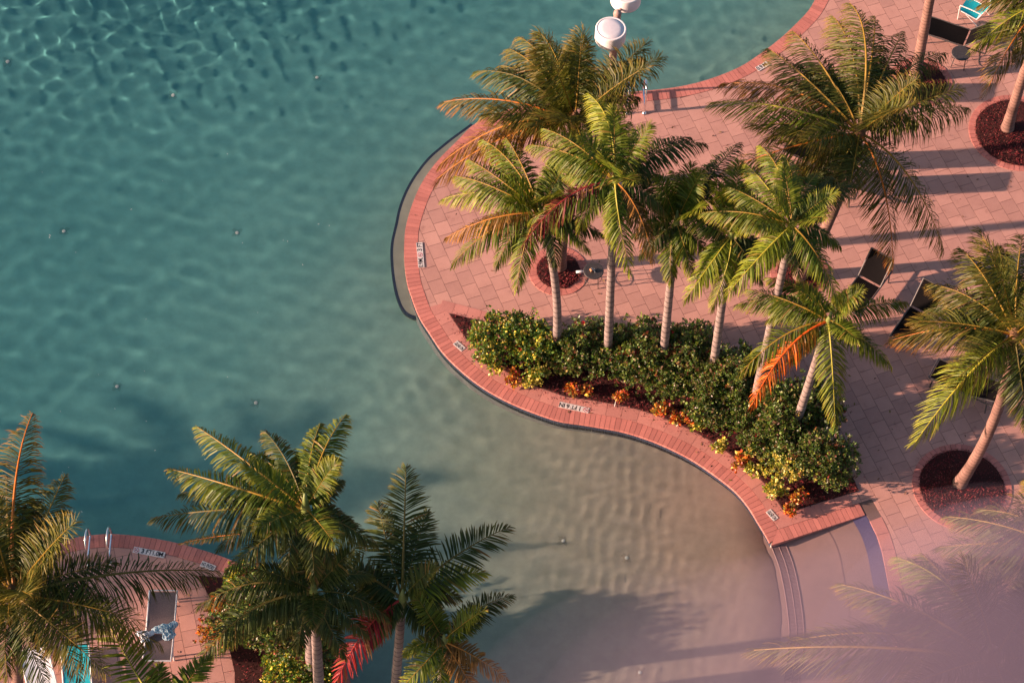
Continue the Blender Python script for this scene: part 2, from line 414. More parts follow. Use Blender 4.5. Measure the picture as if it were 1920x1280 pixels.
# ------------------------------------------------------------------ ground, decks, walls
gm = MB()
gm.add([(-600, -400, -2.6), (600, -400, -2.6), (600, 900, -2.6), (-600, 900, -2.6)], [(0, 1, 2, 3)])
struct(gm.obj('ground', M['ground']))
def ring_ground():   # the resort paving beyond the pool, out to the horizon
    m = MB(); i = [(-22, 12), (34, 12), (34, 66), (-22, 66)]; o = [(-900, -600), (900, -600), (900, 1500), (-900, 1500)]
    for k in range(4):
        a, b = i[k], i[(k + 1) % 4]; c, d = o[(k + 1) % 4], o[k]
        m.add([(*a, -0.03), (*d, -0.03), (*c, -0.03), (*b, -0.03)], [(0, 1, 2, 3)])
    return struct(m.obj('far_pavement', M['ground']))
ring_ground()

def slab(name, poly, z0, z1, m):
    me = bpy.data.meshes.new(name); bm = bmesh.new()
    vs = [bm.verts.new((p[0], p[1], z1)) for p in poly]; f = bm.faces.new(vs)
    r = bmesh.ops.extrude_face_region(bm, geom=[f]); ev = [v for v in r['geom'] if isinstance(v, bmesh.types.BMVert)]
    for v in ev: v.co.z = z0
    bmesh.ops.recalc_face_normals(bm, faces=bm.faces[:]); bmesh.ops.triangulate(bm, faces=[g for g in bm.faces if len(g.verts) > 4])
    bm.to_mesh(me); bm.free(); return struct(link(name, me, m))
deck = slab('deck', island_poly(0.012), -2.5, -0.007, M['joint'])
terrace = slab('terrace', near_poly(0.012), -2.5, -0.007, M['joint'])

# field pavers in running bond
TH = R(23.93); LA, LB, GAP = 0.390, 0.360, 0.009
def lay_field(root, poly, th, origin, region, seed, keep):
    rr = random.Random(seed)
    dA = np.array([math.sin(th), -math.cos(th)]); dB = np.array([math.cos(th), math.sin(th)])
    cs = np.array([[(c - origin).dot(dB), (c - origin).dot(dA)] for c in np.array(region, float)])
    i0, i1 = int(cs[:, 0].min() / LB) - 1, int(cs[:, 0].max() / LB) + 1; j0, j1 = int(cs[:, 1].min() / LA) - 1, int(cs[:, 1].max() / LA) + 1
    whole = []; cut = []
    polyl = [tuple(p) for p in poly]; parr = np.array(poly)
    Q = []
    for i in range(i0, i1 + 1):
        for j in range(j0, j1 + 1):
            o = origin + dB * (i * LB + GAP / 2) + dA * ((j + (0.5 if i % 2 else 0)) * LA + GAP / 2)
            a, b = dB * (LB - GAP), dA * (LA - GAP)
            Q.append([o, o + b, o + b + a, o + a])
    Q = np.array(Q); ctr = Q.mean(1); reg = np.array(region, float)
    ok = (ctr[:, 0] > reg[:, 0].min()) & (ctr[:, 0] < reg[:, 0].max()) & (ctr[:, 1] > reg[:, 1].min()) & (ctr[:, 1] < reg[:, 1].max())
    Q = Q[ok]; ins = inside(Q.reshape(-1, 2), poly).reshape(-1, 4)
    for q, s in zip(Q, ins):
        if s.all(): whole.append([tuple(p) for p in q])
        elif s.any():
            c = tidy(clip_poly(polyl, [tuple(p) for p in q]))
            if len(c) >= 3 and abs(area(c)) > 0.004: cut.append(c if area(c) > 0 else c[::-1])
    allp = [(p, np.mean(p, axis=0)) for p in whole + cut]
    def score(c):
        v = np.array([c[0], c[1], -CAM_H]); d = v @ fw; px = 960 + FOCAL * (v @ RT) / d; py = 640 - FOCAL * (v @ UP) / d
        return (0 if (0 < px < 1920 and 0 < py < 1280) else 1000) + np.linalg.norm(v)
    allp.sort(key=lambda t: score(t[1]))
    rest = MB()
    for n, (p, c) in enumerate(allp):
        z1 = rr.uniform(-0.0007, 0.0007)
        if n < keep:
            q = [(x - c[0], y - c[1]) for x, y in p]; m = MB(); m.prism(q, -0.035, z1, 0.0)
            m.obj('paver', M['paver'], root, origin=(float(c[0]), float(c[1]), 0))
        else: rest.prism(p, -0.035, z1, 0.0)
    if rest.v: stuff(rest.obj('paver_field', M['paver'], root))
FIELD_O = G(1624.2, 723.4)[:2]
reg = gxy([(700, -160), (2050, -160), (2050, 1400), (700, 1400)])
lay_field(deck, island_poly(0.312), TH, FIELD_O, reg, 1, 300)
lay_field(terrace, near_poly(0.312), R(17), G(333, 1155)[:2], gxy([(-260, 980), (720, 980), (720, 1480), (-260, 1480)]), 2, 240)

# coping bricks
def coping(root, P, nrm, w, every, d0, d1, z1, m, name, s0=0, s1=None, gap=0.008, rr=random.Random(5), thick=0.06, keep=300, jit=0.0008):
    s1 = len(P) - 1 if s1 is None else s1; k = s0; count = 0; rest = MB()
    L = np.concatenate([[0], np.cumsum(np.linalg.norm(np.diff(P, axis=0), axis=1))])
    s = L[s0]
    while s + w * 0.7 < L[s1]:
        e = min(s + w * rr.uniform(0.96, 1.04), L[s1])
        def at(q, d):
            p = np.array([np.interp(q, L, P[:, 0]), np.interp(q, L, P[:, 1])]); n = np.array([np.interp(q, L, nrm[:, 0]), np.interp(q, L, nrm[:, 1])]); return p + n / np.linalg.norm(n) * d
        quad = [at(s + gap / 2, d0), at(e - gap / 2, d0), at(e - gap / 2, d1), at(s + gap / 2, d1)]
        c = np.mean(quad, axis=0); z = z1 + rr.uniform(-jit, jit)
        if count < keep:
            mb = MB(); mb.prism([(p[0] - c[0], p[1] - c[1]) for p in quad], z1 - thick, z, 0.0); mb.obj(name, m, root, origin=(float(c[0]), float(c[1]), 0))
        else: rest.prism(quad, z1 - thick, z, 0.0)
        count += 1; s = e
    if rest.v: stuff(rest.obj(name + '_course', m, root))
cop = struct(link('pool_coping', slab('tmp', np.vstack([A + nA * 0.0, (A + nA * 0.30)[::-1]]), -0.075, -0.066, M['joint']).data, None))
bpy.data.objects.remove(bpy.data.objects['tmp'])
vis0 = int(np.argmin(np.linalg.norm(A - G(1540, -15)[:2], axis=1)))
coping(cop, A, nA, 0.118, 1, -0.025, 0.302, 0.004, M['brick'], 'brick', s0=vis0, keep=300)
LBr = len(B) - 1
coping(cop, B, nB, 0.118, 1, -0.02, 0.30, 0.004, M['brick'], 'brick', s0=6, s1=LBr, keep=40)
tB = (B[-1] - B[0]) / np.linalg.norm(B[-1] - B[0]); nm = (nA[-1] + nB[0]) / (1 + nA[-1].dot(nB[0]))
LB6 = np.linalg.norm(B[6] - B[0]); mb = MB(); mb.prism([A[-1] - nm * 0.02, A[-1] + tB * (LB6 - 0.004) - nB[0] * 0.02, A[-1] + tB * (LB6 - 0.004) + nB[0] * 0.30, A[-1] + nm * 0.305], -0.056, 0.0045); mb.obj('corner_brick', M['brick'], cop)
cop2 = struct(link('beach_coping', slab('tmp', np.vstack([C + nC * 0.0, (C + nC * 0.30)[::-1]]), -0.075, -0.066, M['joint']).data, None))
bpy.data.objects.remove(bpy.data.objects['tmp'])
coping(cop2, C, nC, 0.40, 1, 0.0, 0.30, 0.003, M['border'], 'paver', s0=4)
cop3 = struct(link('terrace_coping', slab('tmp', np.vstack([D + nD * 0.0, (D + nD * 0.30)[::-1]]), -0.075, -0.066, M['joint']).data, None))
bpy.data.objects.remove(bpy.data.objects['tmp'])
coping(cop3, D, nD, 0.118, 1, -0.025, 0.302, 0.004, M['brick'], 'brick', keep=220)
# second border row beside the planting bed
iA0 = int(np.argmin(np.linalg.norm(A - G(782, 580)[:2], axis=1)))
coping(cop, A, nA, 0.335, 1, 0.312, 0.64, 0.006, M['border'], 'border_paver', s0=iA0, s1=len(A) - 8)
coping(cop, B, nB, 0.37, 1, 0.308, 0.60, 0.006, M['border'], 'border_paver', s0=6, s1=LBr)

# pool walls with a dark waterline tile course
def wall(name, P, nrm, tiles):
    m = MB(); Q = P + nrm * 0.006; n = len(Q)
    V = [(p[0], p[1], -0.055) for p in Q] + [(p[0], p[1], -2.4) for p in Q]
    m.add(V, [(i, i + 1, n + i + 1, n + i) for i in range(n - 1)])
    o = struct(m.obj(name, M['brick'] if name == 'beach_wall' else M['grout'])); o.cycles.is_caustics_receiver = True
    for a, b in tiles:
        L = np.concatenate([[0], np.cumsum(np.linalg.norm(np.diff(P, axis=0), axis=1))]); s = L[a]
        while s + 0.15 < L[b]:
            def at(q, d):
                p = np.array([np.interp(q, L, P[:, 0]), np.interp(q, L, P[:, 1])]); k = np.array([np.interp(q, L, nrm[:, 0]), np.interp(q, L, nrm[:, 1])]); return p + k * d
            quad = [at(s + 0.003, -0.004), at(s + 0.147, -0.004), at(s + 0.147, 0.012), at(s + 0.003, 0.012)]
            t = MB(); t.prism(quad, -0.34, -0.058, 0.0); to = t.obj('tile', M['tile_dark'], o); to.cycles.is_caustics_receiver = True
            s += 0.15
    return o
wall('pool_wall', A, nA, [(iA0 - 60, len(A) - 1)])
wall('terrace_wall', D, nD, [])
wall('beach_wall', B, nB, [])

# submerged bench with a blue tiled nosing
BEN = [(884, 239), (833, 277), (797, 310), (767, 353), (750, 393), (742, 428), (734, 467), (735, 510), (742, 553), (753, 583), (769, 598), (795, 604)]
bz = WATER_Z - 0.42
bl = catmull(np.array([G(x, y, bz)[:2] for x, y in BEN]), 0.1)
ia = int(np.argmin(np.linalg.norm(A - G(900, 228)[:2], axis=1))); ib = int(np.argmin(np.linalg.norm(A - G(796, 606)[:2], axis=1)))
bpoly = np.vstack([bl, (A + nA * 0.05)[ia:ib][::-1]])
if area(bpoly) < 0: bpoly = bpoly[::-1]
bench = slab('submerged_bench', bpoly, -2.2, bz, M['plaster'])
ca = bench.data.color_attributes.new('Col', 'FLOAT_COLOR', 'POINT')
bc = np.ones((len(bench.data.vertices), 4), np.float32); bc[:, :3] = (0.34, 0.33, 0.28); ca.data.foreach_set('color', bc.reshape(-1))
bench.cycles.is_caustics_receiver = True
nb = normals(bl); mb = MB(); q0 = bl - nb * 0.02; q1 = bl + nb * 0.045; n = len(bl)
mb.add([(p[0], p[1], bz + 0.006) for p in q0] + [(p[0], p[1], bz + 0.006) for p in q1] + [(p[0], p[1], bz - 0.12) for p in q0] + [(p[0], p[1], bz - 0.12) for p in q1],
       [(i, i + 1, n + i + 1, n + i) for i in range(n - 1)] + [(i, i + 1, 2 * n + i + 1, 2 * n + i) for i in range(n - 1)] + [(n + i, n + i + 1, 3 * n + i + 1, 3 * n + i) for i in range(n - 1)])
o = mb.obj('tile_nosing', M['tile_dark'], bench); o.cycles.is_caustics_receiver = True

# beach entry: blue tile band, construction joints, drain grate
def band(P, nrm, d0, d1, dz, name, m, parent=None):
    q0 = P + nrm * d0; q1 = P + nrm * d1; n = len(P)
    z0 = floor_z(q0[:, 0], q0[:, 1]) + dz; z1 = floor_z(q1[:, 0], q1[:, 1]) + dz
    mb = MB(); mb.add([(*p, z) for p, z in zip(q0, z0)] + [(*p, z) for p, z in zip(q1, z1)], [(i, i + 1, n + i + 1, n + i) for i in range(n - 1)])
    return mb.obj(name, m, parent)
bt = struct(band(C, nC, -0.33, 0.0, 0.010, 'blue_tile_band', M['bluetile']))
GR = [(1459, 1019), (1474, 1058), (1484.5, 1104), (1490.5, 1144), (1493.5, 1174), (1493, 1207), (1488, 1250), (1479, 1300), (1464, 1360)]
gl = catmull(np.array([G(x, y, -0.15)[:2] for x, y in GR]), 0.034); ng = normals(gl)
grate = thing('drain_grate', 'long curved pinkish drain grate crossing the beach entry of the pool', 'drain', (0, 0, 0))
def gpt(i, d, dz): 
    p = gl[i] + ng[i] * d; return (p[0], p[1], float(floor_z(np.array([p[0]]), np.array([p[1]]))[0]) + dz)
n = len(gl); mb = MB()
mb.add([gpt(i, -0.165, 0.005) for i in range(n)] + [gpt(i, 0.165, 0.005) for i in range(n)], [(i, i + 1, n + i + 1, n + i) for i in range(n - 1)]); mb.obj('trough', M['trough'], grate)
for d in (-0.160, 0.0, 0.160):
    mb = MB(); mb.tube([gpt(i, d, 0.006) for i in range(n)], 0.011, 6); mb.obj('rail', M['grate'], grate)
for lane in (-0.08, 0.08):
    mb = MB()
    for i in range(0, n):
        mb.tube([gpt(i, lane - 0.07, 0.007), gpt(i, lane + 0.07, 0.007)], 0.008, 4)
    stuff(mb.obj('slat', M['grate'], grate))
for off_ in (0.95,):
    jb = struct(band(C, nC, -off_ - 0.007, -off_ + 0.007, 0.006, 'construction_joint', M['plaster']))
    ca = jb.data.color_attributes.new('Col', 'FLOAT_COLOR', 'POINT'); cv = np.ones((len(jb.data.vertices), 4), np.float32); cv[:, :3] = (0.15, 0.09, 0.09); ca.data.foreach_set('color', cv.reshape(-1))

# ------------------------------------------------------------------ planting beds
def chips(name, pts, zf, size, parent, seed, cols):
    r = np.random.default_rng(seed); n = len(pts)
    a = r.uniform(0, 6.28, n); L = size * r.uniform(0.5, 1.3, n); W = L * r.uniform(0.25, 0.5, n); tilt = r.normal(0, 0.35, n); tilt2 = r.normal(0, 0.35, n)
    ux = np.stack([np.cos(a) * np.cos(tilt), np.sin(a) * np.cos(tilt), np.sin(tilt)], 1); vx = np.stack([-np.sin(a) * np.cos(tilt2), np.cos(a) * np.cos(tilt2), np.sin(tilt2)], 1)
    c = np.column_stack([pts, zf + r.uniform(0.008, 0.03, n)])
    V = np.stack([c - ux * L[:, None] - vx * W[:, None], c + ux * L[:, None] - vx * W[:, None] * 0.7, c + ux * L[:, None] * 0.9 + vx * W[:, None], c - ux * L[:, None] + vx * W[:, None] * 0.8], 1)
    F = np.arange(n * 4).reshape(n, 4)
    pc = np.array(cols)[r.integers(0, len(cols), n)] * r.uniform(0.6, 1.35, (n, 1))
    return stuff(npmesh(name, V.reshape(-1, 3), [F], M['chip'], np.repeat(pc, 4, 0), False, parent))
MULCH = [(0.11, 0.014, 0.018), (0.065, 0.011, 0.013), (0.18, 0.022, 0.03), (0.03, 0.009, 0.010), (0.19, 0.05, 0.045)]
def sample_poly(poly, n, seed):
    r = np.random.default_rng(seed); lo, hi = poly.min(0), poly.max(0); out = np.zeros((0, 2))
    while len(out) < n:
        p = r.uniform(lo, hi, (n, 2)); out = np.vstack([out, p[inside(p, poly)]])
    return out[:n]
def bed(name, label, poly, z, nchips, seed, spill=0):
    c = poly.mean(0); o = slab(name, poly, -0.4, z, M['mulch_bed']); del o['kind']
    tag(o, label, 'planting bed')
    p = sample_poly(poly, nchips, seed)
    chips('mulch', p, z, 0.021, o, seed, MULCH)
    if spill:
        r = np.random.default_rng(seed + 9); k = r.integers(0, len(poly), spill); t = r.random(spill)[:, None]
        q = poly[k] * (1 - t) + np.roll(poly, -1, 0)[k] * t; out = q + r.normal(0, 0.10, (spill, 2)) + (q - c) * 0.0
        chips('scattered_mulch', out, 0.006, 0.02, o, seed + 1, MULCH)
    return o
off = A + nA * 0.655
i1 = int(np.argmin(np.linalg.norm(off - G(838, 590)[:2], axis=1))); i2 = len(A) - 12
low = off[i1:i2]
corner = G(1470, 962)[:2]
bed_poly = np.vstack([low[::3], [corner], gxy([(1540, 941), (1610, 920), (1592, 880), (1560, 830), (1520, 775), (1475, 728), (1420, 690), (1350, 655), (1280, 640), (1180, 632), (1080, 626), (1000, 620), (930, 607), (880, 598)])])
if area(bed_poly) < 0: bed_poly = bed_poly[::-1]
bed('planting_bed', 'long curved bed of red mulch between pool coping and hedge', bed_poly, 0.022, 16000, 11, 900)
# a few border pavers close the tip of the bed
tip = catmull(gxy([(822, 583), (870, 596), (930, 612)]), 0.05); ntp = normals(tip)
coping(cop, tip, ntp, 0.33, 1, 0.03, 0.33, 0.007, M['border'], 'border_paver')
near_bed = gxy([(372, 1079), (430, 1084), (490, 1108), (545, 1146), (590, 1196), (620, 1255), (636, 1330), (640, 1420), (440, 1420), (440, 1260), (430, 1215), (408, 1180), (398, 1130)])
if area(near_bed) < 0: near_bed = near_bed[::-1]
bed('planting_bed', 'dark mulch bed under shrubs on the near terrace', near_bed, 0.022, 2200, 12, 100)

def planter(px, py, Rm, w, label, seed, n, zt=0.012):
    c = G(px, py); root = thing('tree_planter', label, 'planter', c, 0, 'round brick edged palm planters')
    k = max(14, int(2 * math.pi * (Rm - w / 2) / 0.125)); rr = random.Random(seed)
    for i in range(k):
        t0, t1 = 2 * math.pi * i / k + 0.004, 2 * math.pi * (i + 1) / k - 0.004 / Rm * 1.5
        q = [((Rm - w) * math.cos(t0), (Rm - w) * math.sin(t0)), (Rm * math.cos(t0), Rm * math.sin(t0)), (Rm * math.cos(t1), Rm * math.sin(t1)), ((Rm - w) * math.cos(t1), (Rm - w) * math.sin(t1))]
        m = MB(); m.prism(q, -0.02, zt + rr.uniform(-0.002, 0.003), 0.02); m.obj('brick', M['brick'], root)
    m = MB(); a = np.linspace(0, 2 * math.pi, 40, endpoint=False); ri = Rm - w
    V = [(0, 0, 0.06)]; F = []
    for j, f in enumerate((0.35, 0.7, 1.0)):
        for t in a: V.append((ri * f * math.cos(t) * (1 + 0.02 * math.sin(5 * t)), ri * f * math.sin(t), 0.06 * (1 - f) + 0.016 + 0.01 * math.sin(7 * t + j)))
    F += [(0, 1 + i, 1 + (i + 1) % 40) for i in range(40)]
    for j in range(2): F += [(1 + j * 40 + i, 1 + (j + 1) * 40 + i, 1 + (j + 1) * 40 + (i + 1) % 40, 1 + j * 40 + (i + 1) % 40) for i in range(40)]
    m.add(V, F); mu = m.obj('mulch', M['mulch_bed'], root, True)
    r = np.random.default_rng(seed); rad = np.sqrt(r.random(n)) * ri * 1.03; an = r.uniform(0, 6.28, n)
    chips('mulch_chips', np.stack([rad * np.cos(an), rad * np.sin(an)], 1), 0.02 + 0.045 * np.clip(1 - rad / ri, 0, 1), 0.02, root, seed, MULCH)
    return root
planter(1047, 508, 0.72, 0.20, 'small brick ringed planter beside the round table with litter on top', 21, 1600)
planter(1804, 913, 1.14, 0.17, 'large shaded brick ringed planter under the leaning trunk at the lower right', 22, 4200)
planter(1906, 249, 1.20, 0.17, 'brick ringed mulch planter at the right edge of the picture', 23, 4200)
planter(1727, 154, 0.80, 0.17, 'brick ringed planter below the lounger with the raised back', 24, 2200)
planter(1500, 512, 0.72, 0.17, 'brick ringed planter half hidden under the row palm fronds', 25, 1600)

# ------------------------------------------------------------------ palms
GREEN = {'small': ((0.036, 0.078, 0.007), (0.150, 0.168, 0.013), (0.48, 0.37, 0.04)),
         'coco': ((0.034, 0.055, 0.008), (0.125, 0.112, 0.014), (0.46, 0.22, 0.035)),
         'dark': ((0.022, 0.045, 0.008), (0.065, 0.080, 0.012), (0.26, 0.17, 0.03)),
         'brown': ((0.16, 0.085, 0.022), (0.38, 0.18, 0.035), (0.52, 0.17, 0.03)),
         'orange': ((0.30, 0.085, 0.012), (0.64, 0.13, 0.012), (0.58, 0.06, 0.015)),
         'red': ((0.14, 0.012, 0.015), (0.30, 0.02, 0.024), (0.40, 0.05, 0.03)),
         'maroon': ((0.05, 0.008, 0.010), (0.13, 0.012, 0.018), (0.26, 0.03, 0.03)),
         'yellow': ((0.075, 0.125, 0.010), (0.22, 0.235, 0.020), (0.50, 0.40, 0.05)),
         'rust_tip': ((0.030, 0.058, 0.009), (0.15, 0.095, 0.015), (0.70, 0.15, 0.015))}
def frond(parent, O, base, tip, kind, seed, arch=0.28, n=44, ll=0.5, lw=0.026, droop=0.5, lift=0.15, wind=(0, 0, 0), scatter=0.12, roll=0.0, name='frond', lateral=0.0):
    r = np.random.default_rng(seed); base = np.array(base, float); tip = np.array(tip, float)
    v = tip - base; Ln = np.linalg.norm(v)
    ctl = base + v * 0.5 + np.array([0, 0, 1.0]) * arch * Ln
    hs = np.array([-v[1], v[0], 0]); hs /= (np.linalg.norm(hs) + 1e-6); ctl = ctl + hs * lateral * Ln
    def P(t): t = t[:, None]; return (1 - t) ** 2 * base + 2 * t * (1 - t) * ctl + t * t * tip
    def Tn(t): t = t[:, None]; d = 2 * (1 - t) * (ctl - base) + 2 * t * (tip - ctl); return d / np.linalg.norm(d, axis=1)[:, None]
    # rachis
    tt = np.linspace(0, 1, 15); p = P(tt); T = Tn(tt); rad = np.interp(tt, [0, 0.1, 1], [0.034, 0.02, 0.004]) * (Ln / 2.6)
    S = np.cross(T, np.array([0, 0, 1.0])); S /= np.linalg.norm(S, axis=1)[:, None] + 1e-9; Nn = np.cross(S, T)
    ring = np.stack([p + S * rad[:, None] * 1.3, p + Nn * rad[:, None], p - S * rad[:, None] * 1.3, p - Nn * rad[:, None]], 1)
    V = [ring.reshape(-1, 3)]; k = np.arange(14)[:, None] * 4
    F = []
    for j in range(4): F.append(np.concatenate([k + j, k + (j + 1) % 4, k + 4 + (j + 1) % 4, k + 4 + j], 1))
    c0, c1, c2 = [np.array(c) for c in GREEN[kind]]
    rc = c1 * 0.6 + c2 * 0.5
    if kind in ('small', 'coco', 'dark'): rc = np.array((0.30, 0.18, 0.025)) if kind != 'dark' else np.array((0.13, 0.10, 0.02))
    Cc = [np.tile(rc, (60, 1))]
    off = 60; quads = np.concatenate(F, 0); F4 = [quads]; F3 = []
    fr_tone = r.uniform(0.82, 1.15)
    for sgn in (-1, 1):
        m = n; t = np.linspace(0.13, 0.995, m) + r.normal(0, 0.004, m); t = np.clip(t, 0.1, 0.999)
        p = P(t); T = Tn(t); S = np.cross(T, np.array([0, 0, 1.0])); S /= np.linalg.norm(S, axis=1)[:, None] + 1e-9; Nn = np.cross(S, T)
        if roll: S, Nn = S * math.cos(roll) + Nn * math.sin(roll), Nn * math.cos(roll) - S * math.sin(roll)
        torn = np.where(r.random(m) < 0.07, r.uniform(0.1, 0.6, m), 1.0)
        l = torn * ll * (Ln / 2.6) ** 0.5 * np.interp(t, [0.1, 0.22, 0.45, 0.8, 1.0], [0.55, 0.85, 1.0, 0.78, 0.42]) * r.uniform(0.86, 1.1, m)
        al = np.radians(np.interp(t, [0.1, 0.5, 0.85, 1.0], [78, 62, 42, 14])) + r.normal(0, scatter * 0.6, m)
        be = lift + r.normal(0, scatter, m)
        d0 = np.cos(al)[:, None] * T + np.sin(al)[:, None] * (sgn * S * np.cos(be)[:, None] + Nn * np.sin(be)[:, None])
        g = np.array([0, 0, -1.0]); w = np.array(wind)
        dr = droop * r.uniform(0.7, 1.3, m)[:, None]
        d1 = d0 + g * dr * 0.35 + w * 0.35; d1 /= np.linalg.norm(d1, axis=1)[:, None]
        d2 = d0 + g * dr * 1.0 + w * 0.9 + r.normal(0, scatter * 0.5, (m, 3)); d2 /= np.linalg.norm(d2, axis=1)[:, None]
        d3 = d0 + g * dr * 1.7 + w * 1.2 + r.normal(0, scatter * 0.7, (m, 3)); d3 /= np.linalg.norm(d3, axis=1)[:, None]
        q1 = p + d1 * (l * 0.34)[:, None]; q2 = q1 + d2 * (l * 0.36)[:, None]; q3 = q2 + d3 * (l * 0.30)[:, None]
        tw = r.normal(0, 0.35, m)[:, None]
        wv = T - d2 * np.sum(T * d2, 1)[:, None]; wv /= np.linalg.norm(wv, axis=1)[:, None] + 1e-9
        wv = wv * np.cos(tw) + np.cross(d2, wv) * np.sin(tw)
        lwv = (lw * np.interp(t, [0.1, 0.5, 1.0], [0.8, 1.0, 0.55]) * r.uniform(0.8, 1.2, m))[:, None] * wv
        vv = np.stack([p - lwv * 0.45, p + lwv * 0.45, q1 + lwv, q1 - lwv, q2 + lwv * 0.8, q2 - lwv * 0.8, q3], 1)
        V.append(vv.reshape(-1, 3)); b = off + np.arange(m)[:, None] * 7
        F4.append(np.concatenate([b, b + 1, b + 2, b + 3], 1)); F4.append(np.concatenate([b + 3, b + 2, b + 4, b + 5], 1)); F3.append(np.concatenate([b + 5, b + 4, b + 6], 1))
        off += m * 7
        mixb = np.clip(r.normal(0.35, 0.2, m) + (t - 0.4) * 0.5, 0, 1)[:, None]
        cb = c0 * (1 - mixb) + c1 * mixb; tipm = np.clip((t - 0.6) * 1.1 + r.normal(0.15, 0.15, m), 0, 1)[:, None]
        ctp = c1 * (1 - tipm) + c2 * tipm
        dry = r.random(m) < (0.28 if kind in ('orange', 'red', 'maroon', 'brown') else 0.05); cb[dry] = cb[dry] * 0.4 + np.array((0.20, 0.10, 0.03)) * 0.6; ctp[dry] = np.array((0.34, 0.19, 0.06))
        if kind == 'orange': gb = np.clip(1.3 - t * 3.2, 0, 0.8)[:, None]; cb = cb * (1 - gb) + np.array((0.16, 0.13, 0.015)) * gb
        br = (fr_tone * r.uniform(0.75, 1.2, m))[:, None]
        cc = np.stack([cb, cb, cb, cb, cb * 0.7 + ctp * 0.3, cb * 0.7 + ctp * 0.3, ctp], 1) * br[:, :, None]
        Cc.append(cc.reshape(-1, 3))
    V = np.concatenate(V) - O; Cc = np.concatenate(Cc)
    return npmesh(name, V, F4 + F3, M['frond'], Cc, False, parent)

def trunk(parent, O, base, top, r0, r1, bend, kind, flare=1.35):
    base = np.array(base, float); top = np.array(top, float); v = top - base
    ctl = base + v * 0.5 + np.array(bend)
    t = np.linspace(0, 1, 30)[:, None]; P = (1 - t) ** 2 * base + 2 * t * (1 - t) * ctl + t * t * top - O
    rad = np.interp(t[:, 0], [0, 0.04, 0.12, 1.0], [r0 * flare, r0 * (flare * 0.6 + 0.4), r0, r1]) * (1 + 0.03 * np.sin(np.arange(30) * 2.4))
    m = MB(); m.tube(P, rad, 14); return m.obj('trunk', M['trunk_small' if kind == 'small' else 'trunk_coco'], parent, True)

def fruit(parent, O, C, cols, n, spread, size, seed, name, down=0.5):
    r = np.random.default_rng(seed); V = []; F = []; Cc = []
    ico = MB(); 
    bm = bmesh.new(); bmesh.ops.create_icosphere(bm, subdivisions=1, radius=1.0)
    iv = np.array([v.co[:] for v in bm.verts]); itf = np.array([[v.index for v in f.verts] for f in bm.faces]); bm.free()
    for i in range(n):
        p = C + np.append(r.normal(0, spread, 2), r.normal(-down * spread, spread * 0.5)); s = size * r.uniform(0.7, 1.2)
        V.append(iv * s * np.array([1, 1, 1.25]) + p - O); F.append(itf + i * 12); Cc.append(np.tile(np.array(cols[r.integers(len(cols))]) * r.uniform(0.7, 1.2), (12, 1)))
    return npmesh(name, np.concatenate(V), [np.concatenate(F)], M['fruit'], np.concatenate(Cc), True, parent)

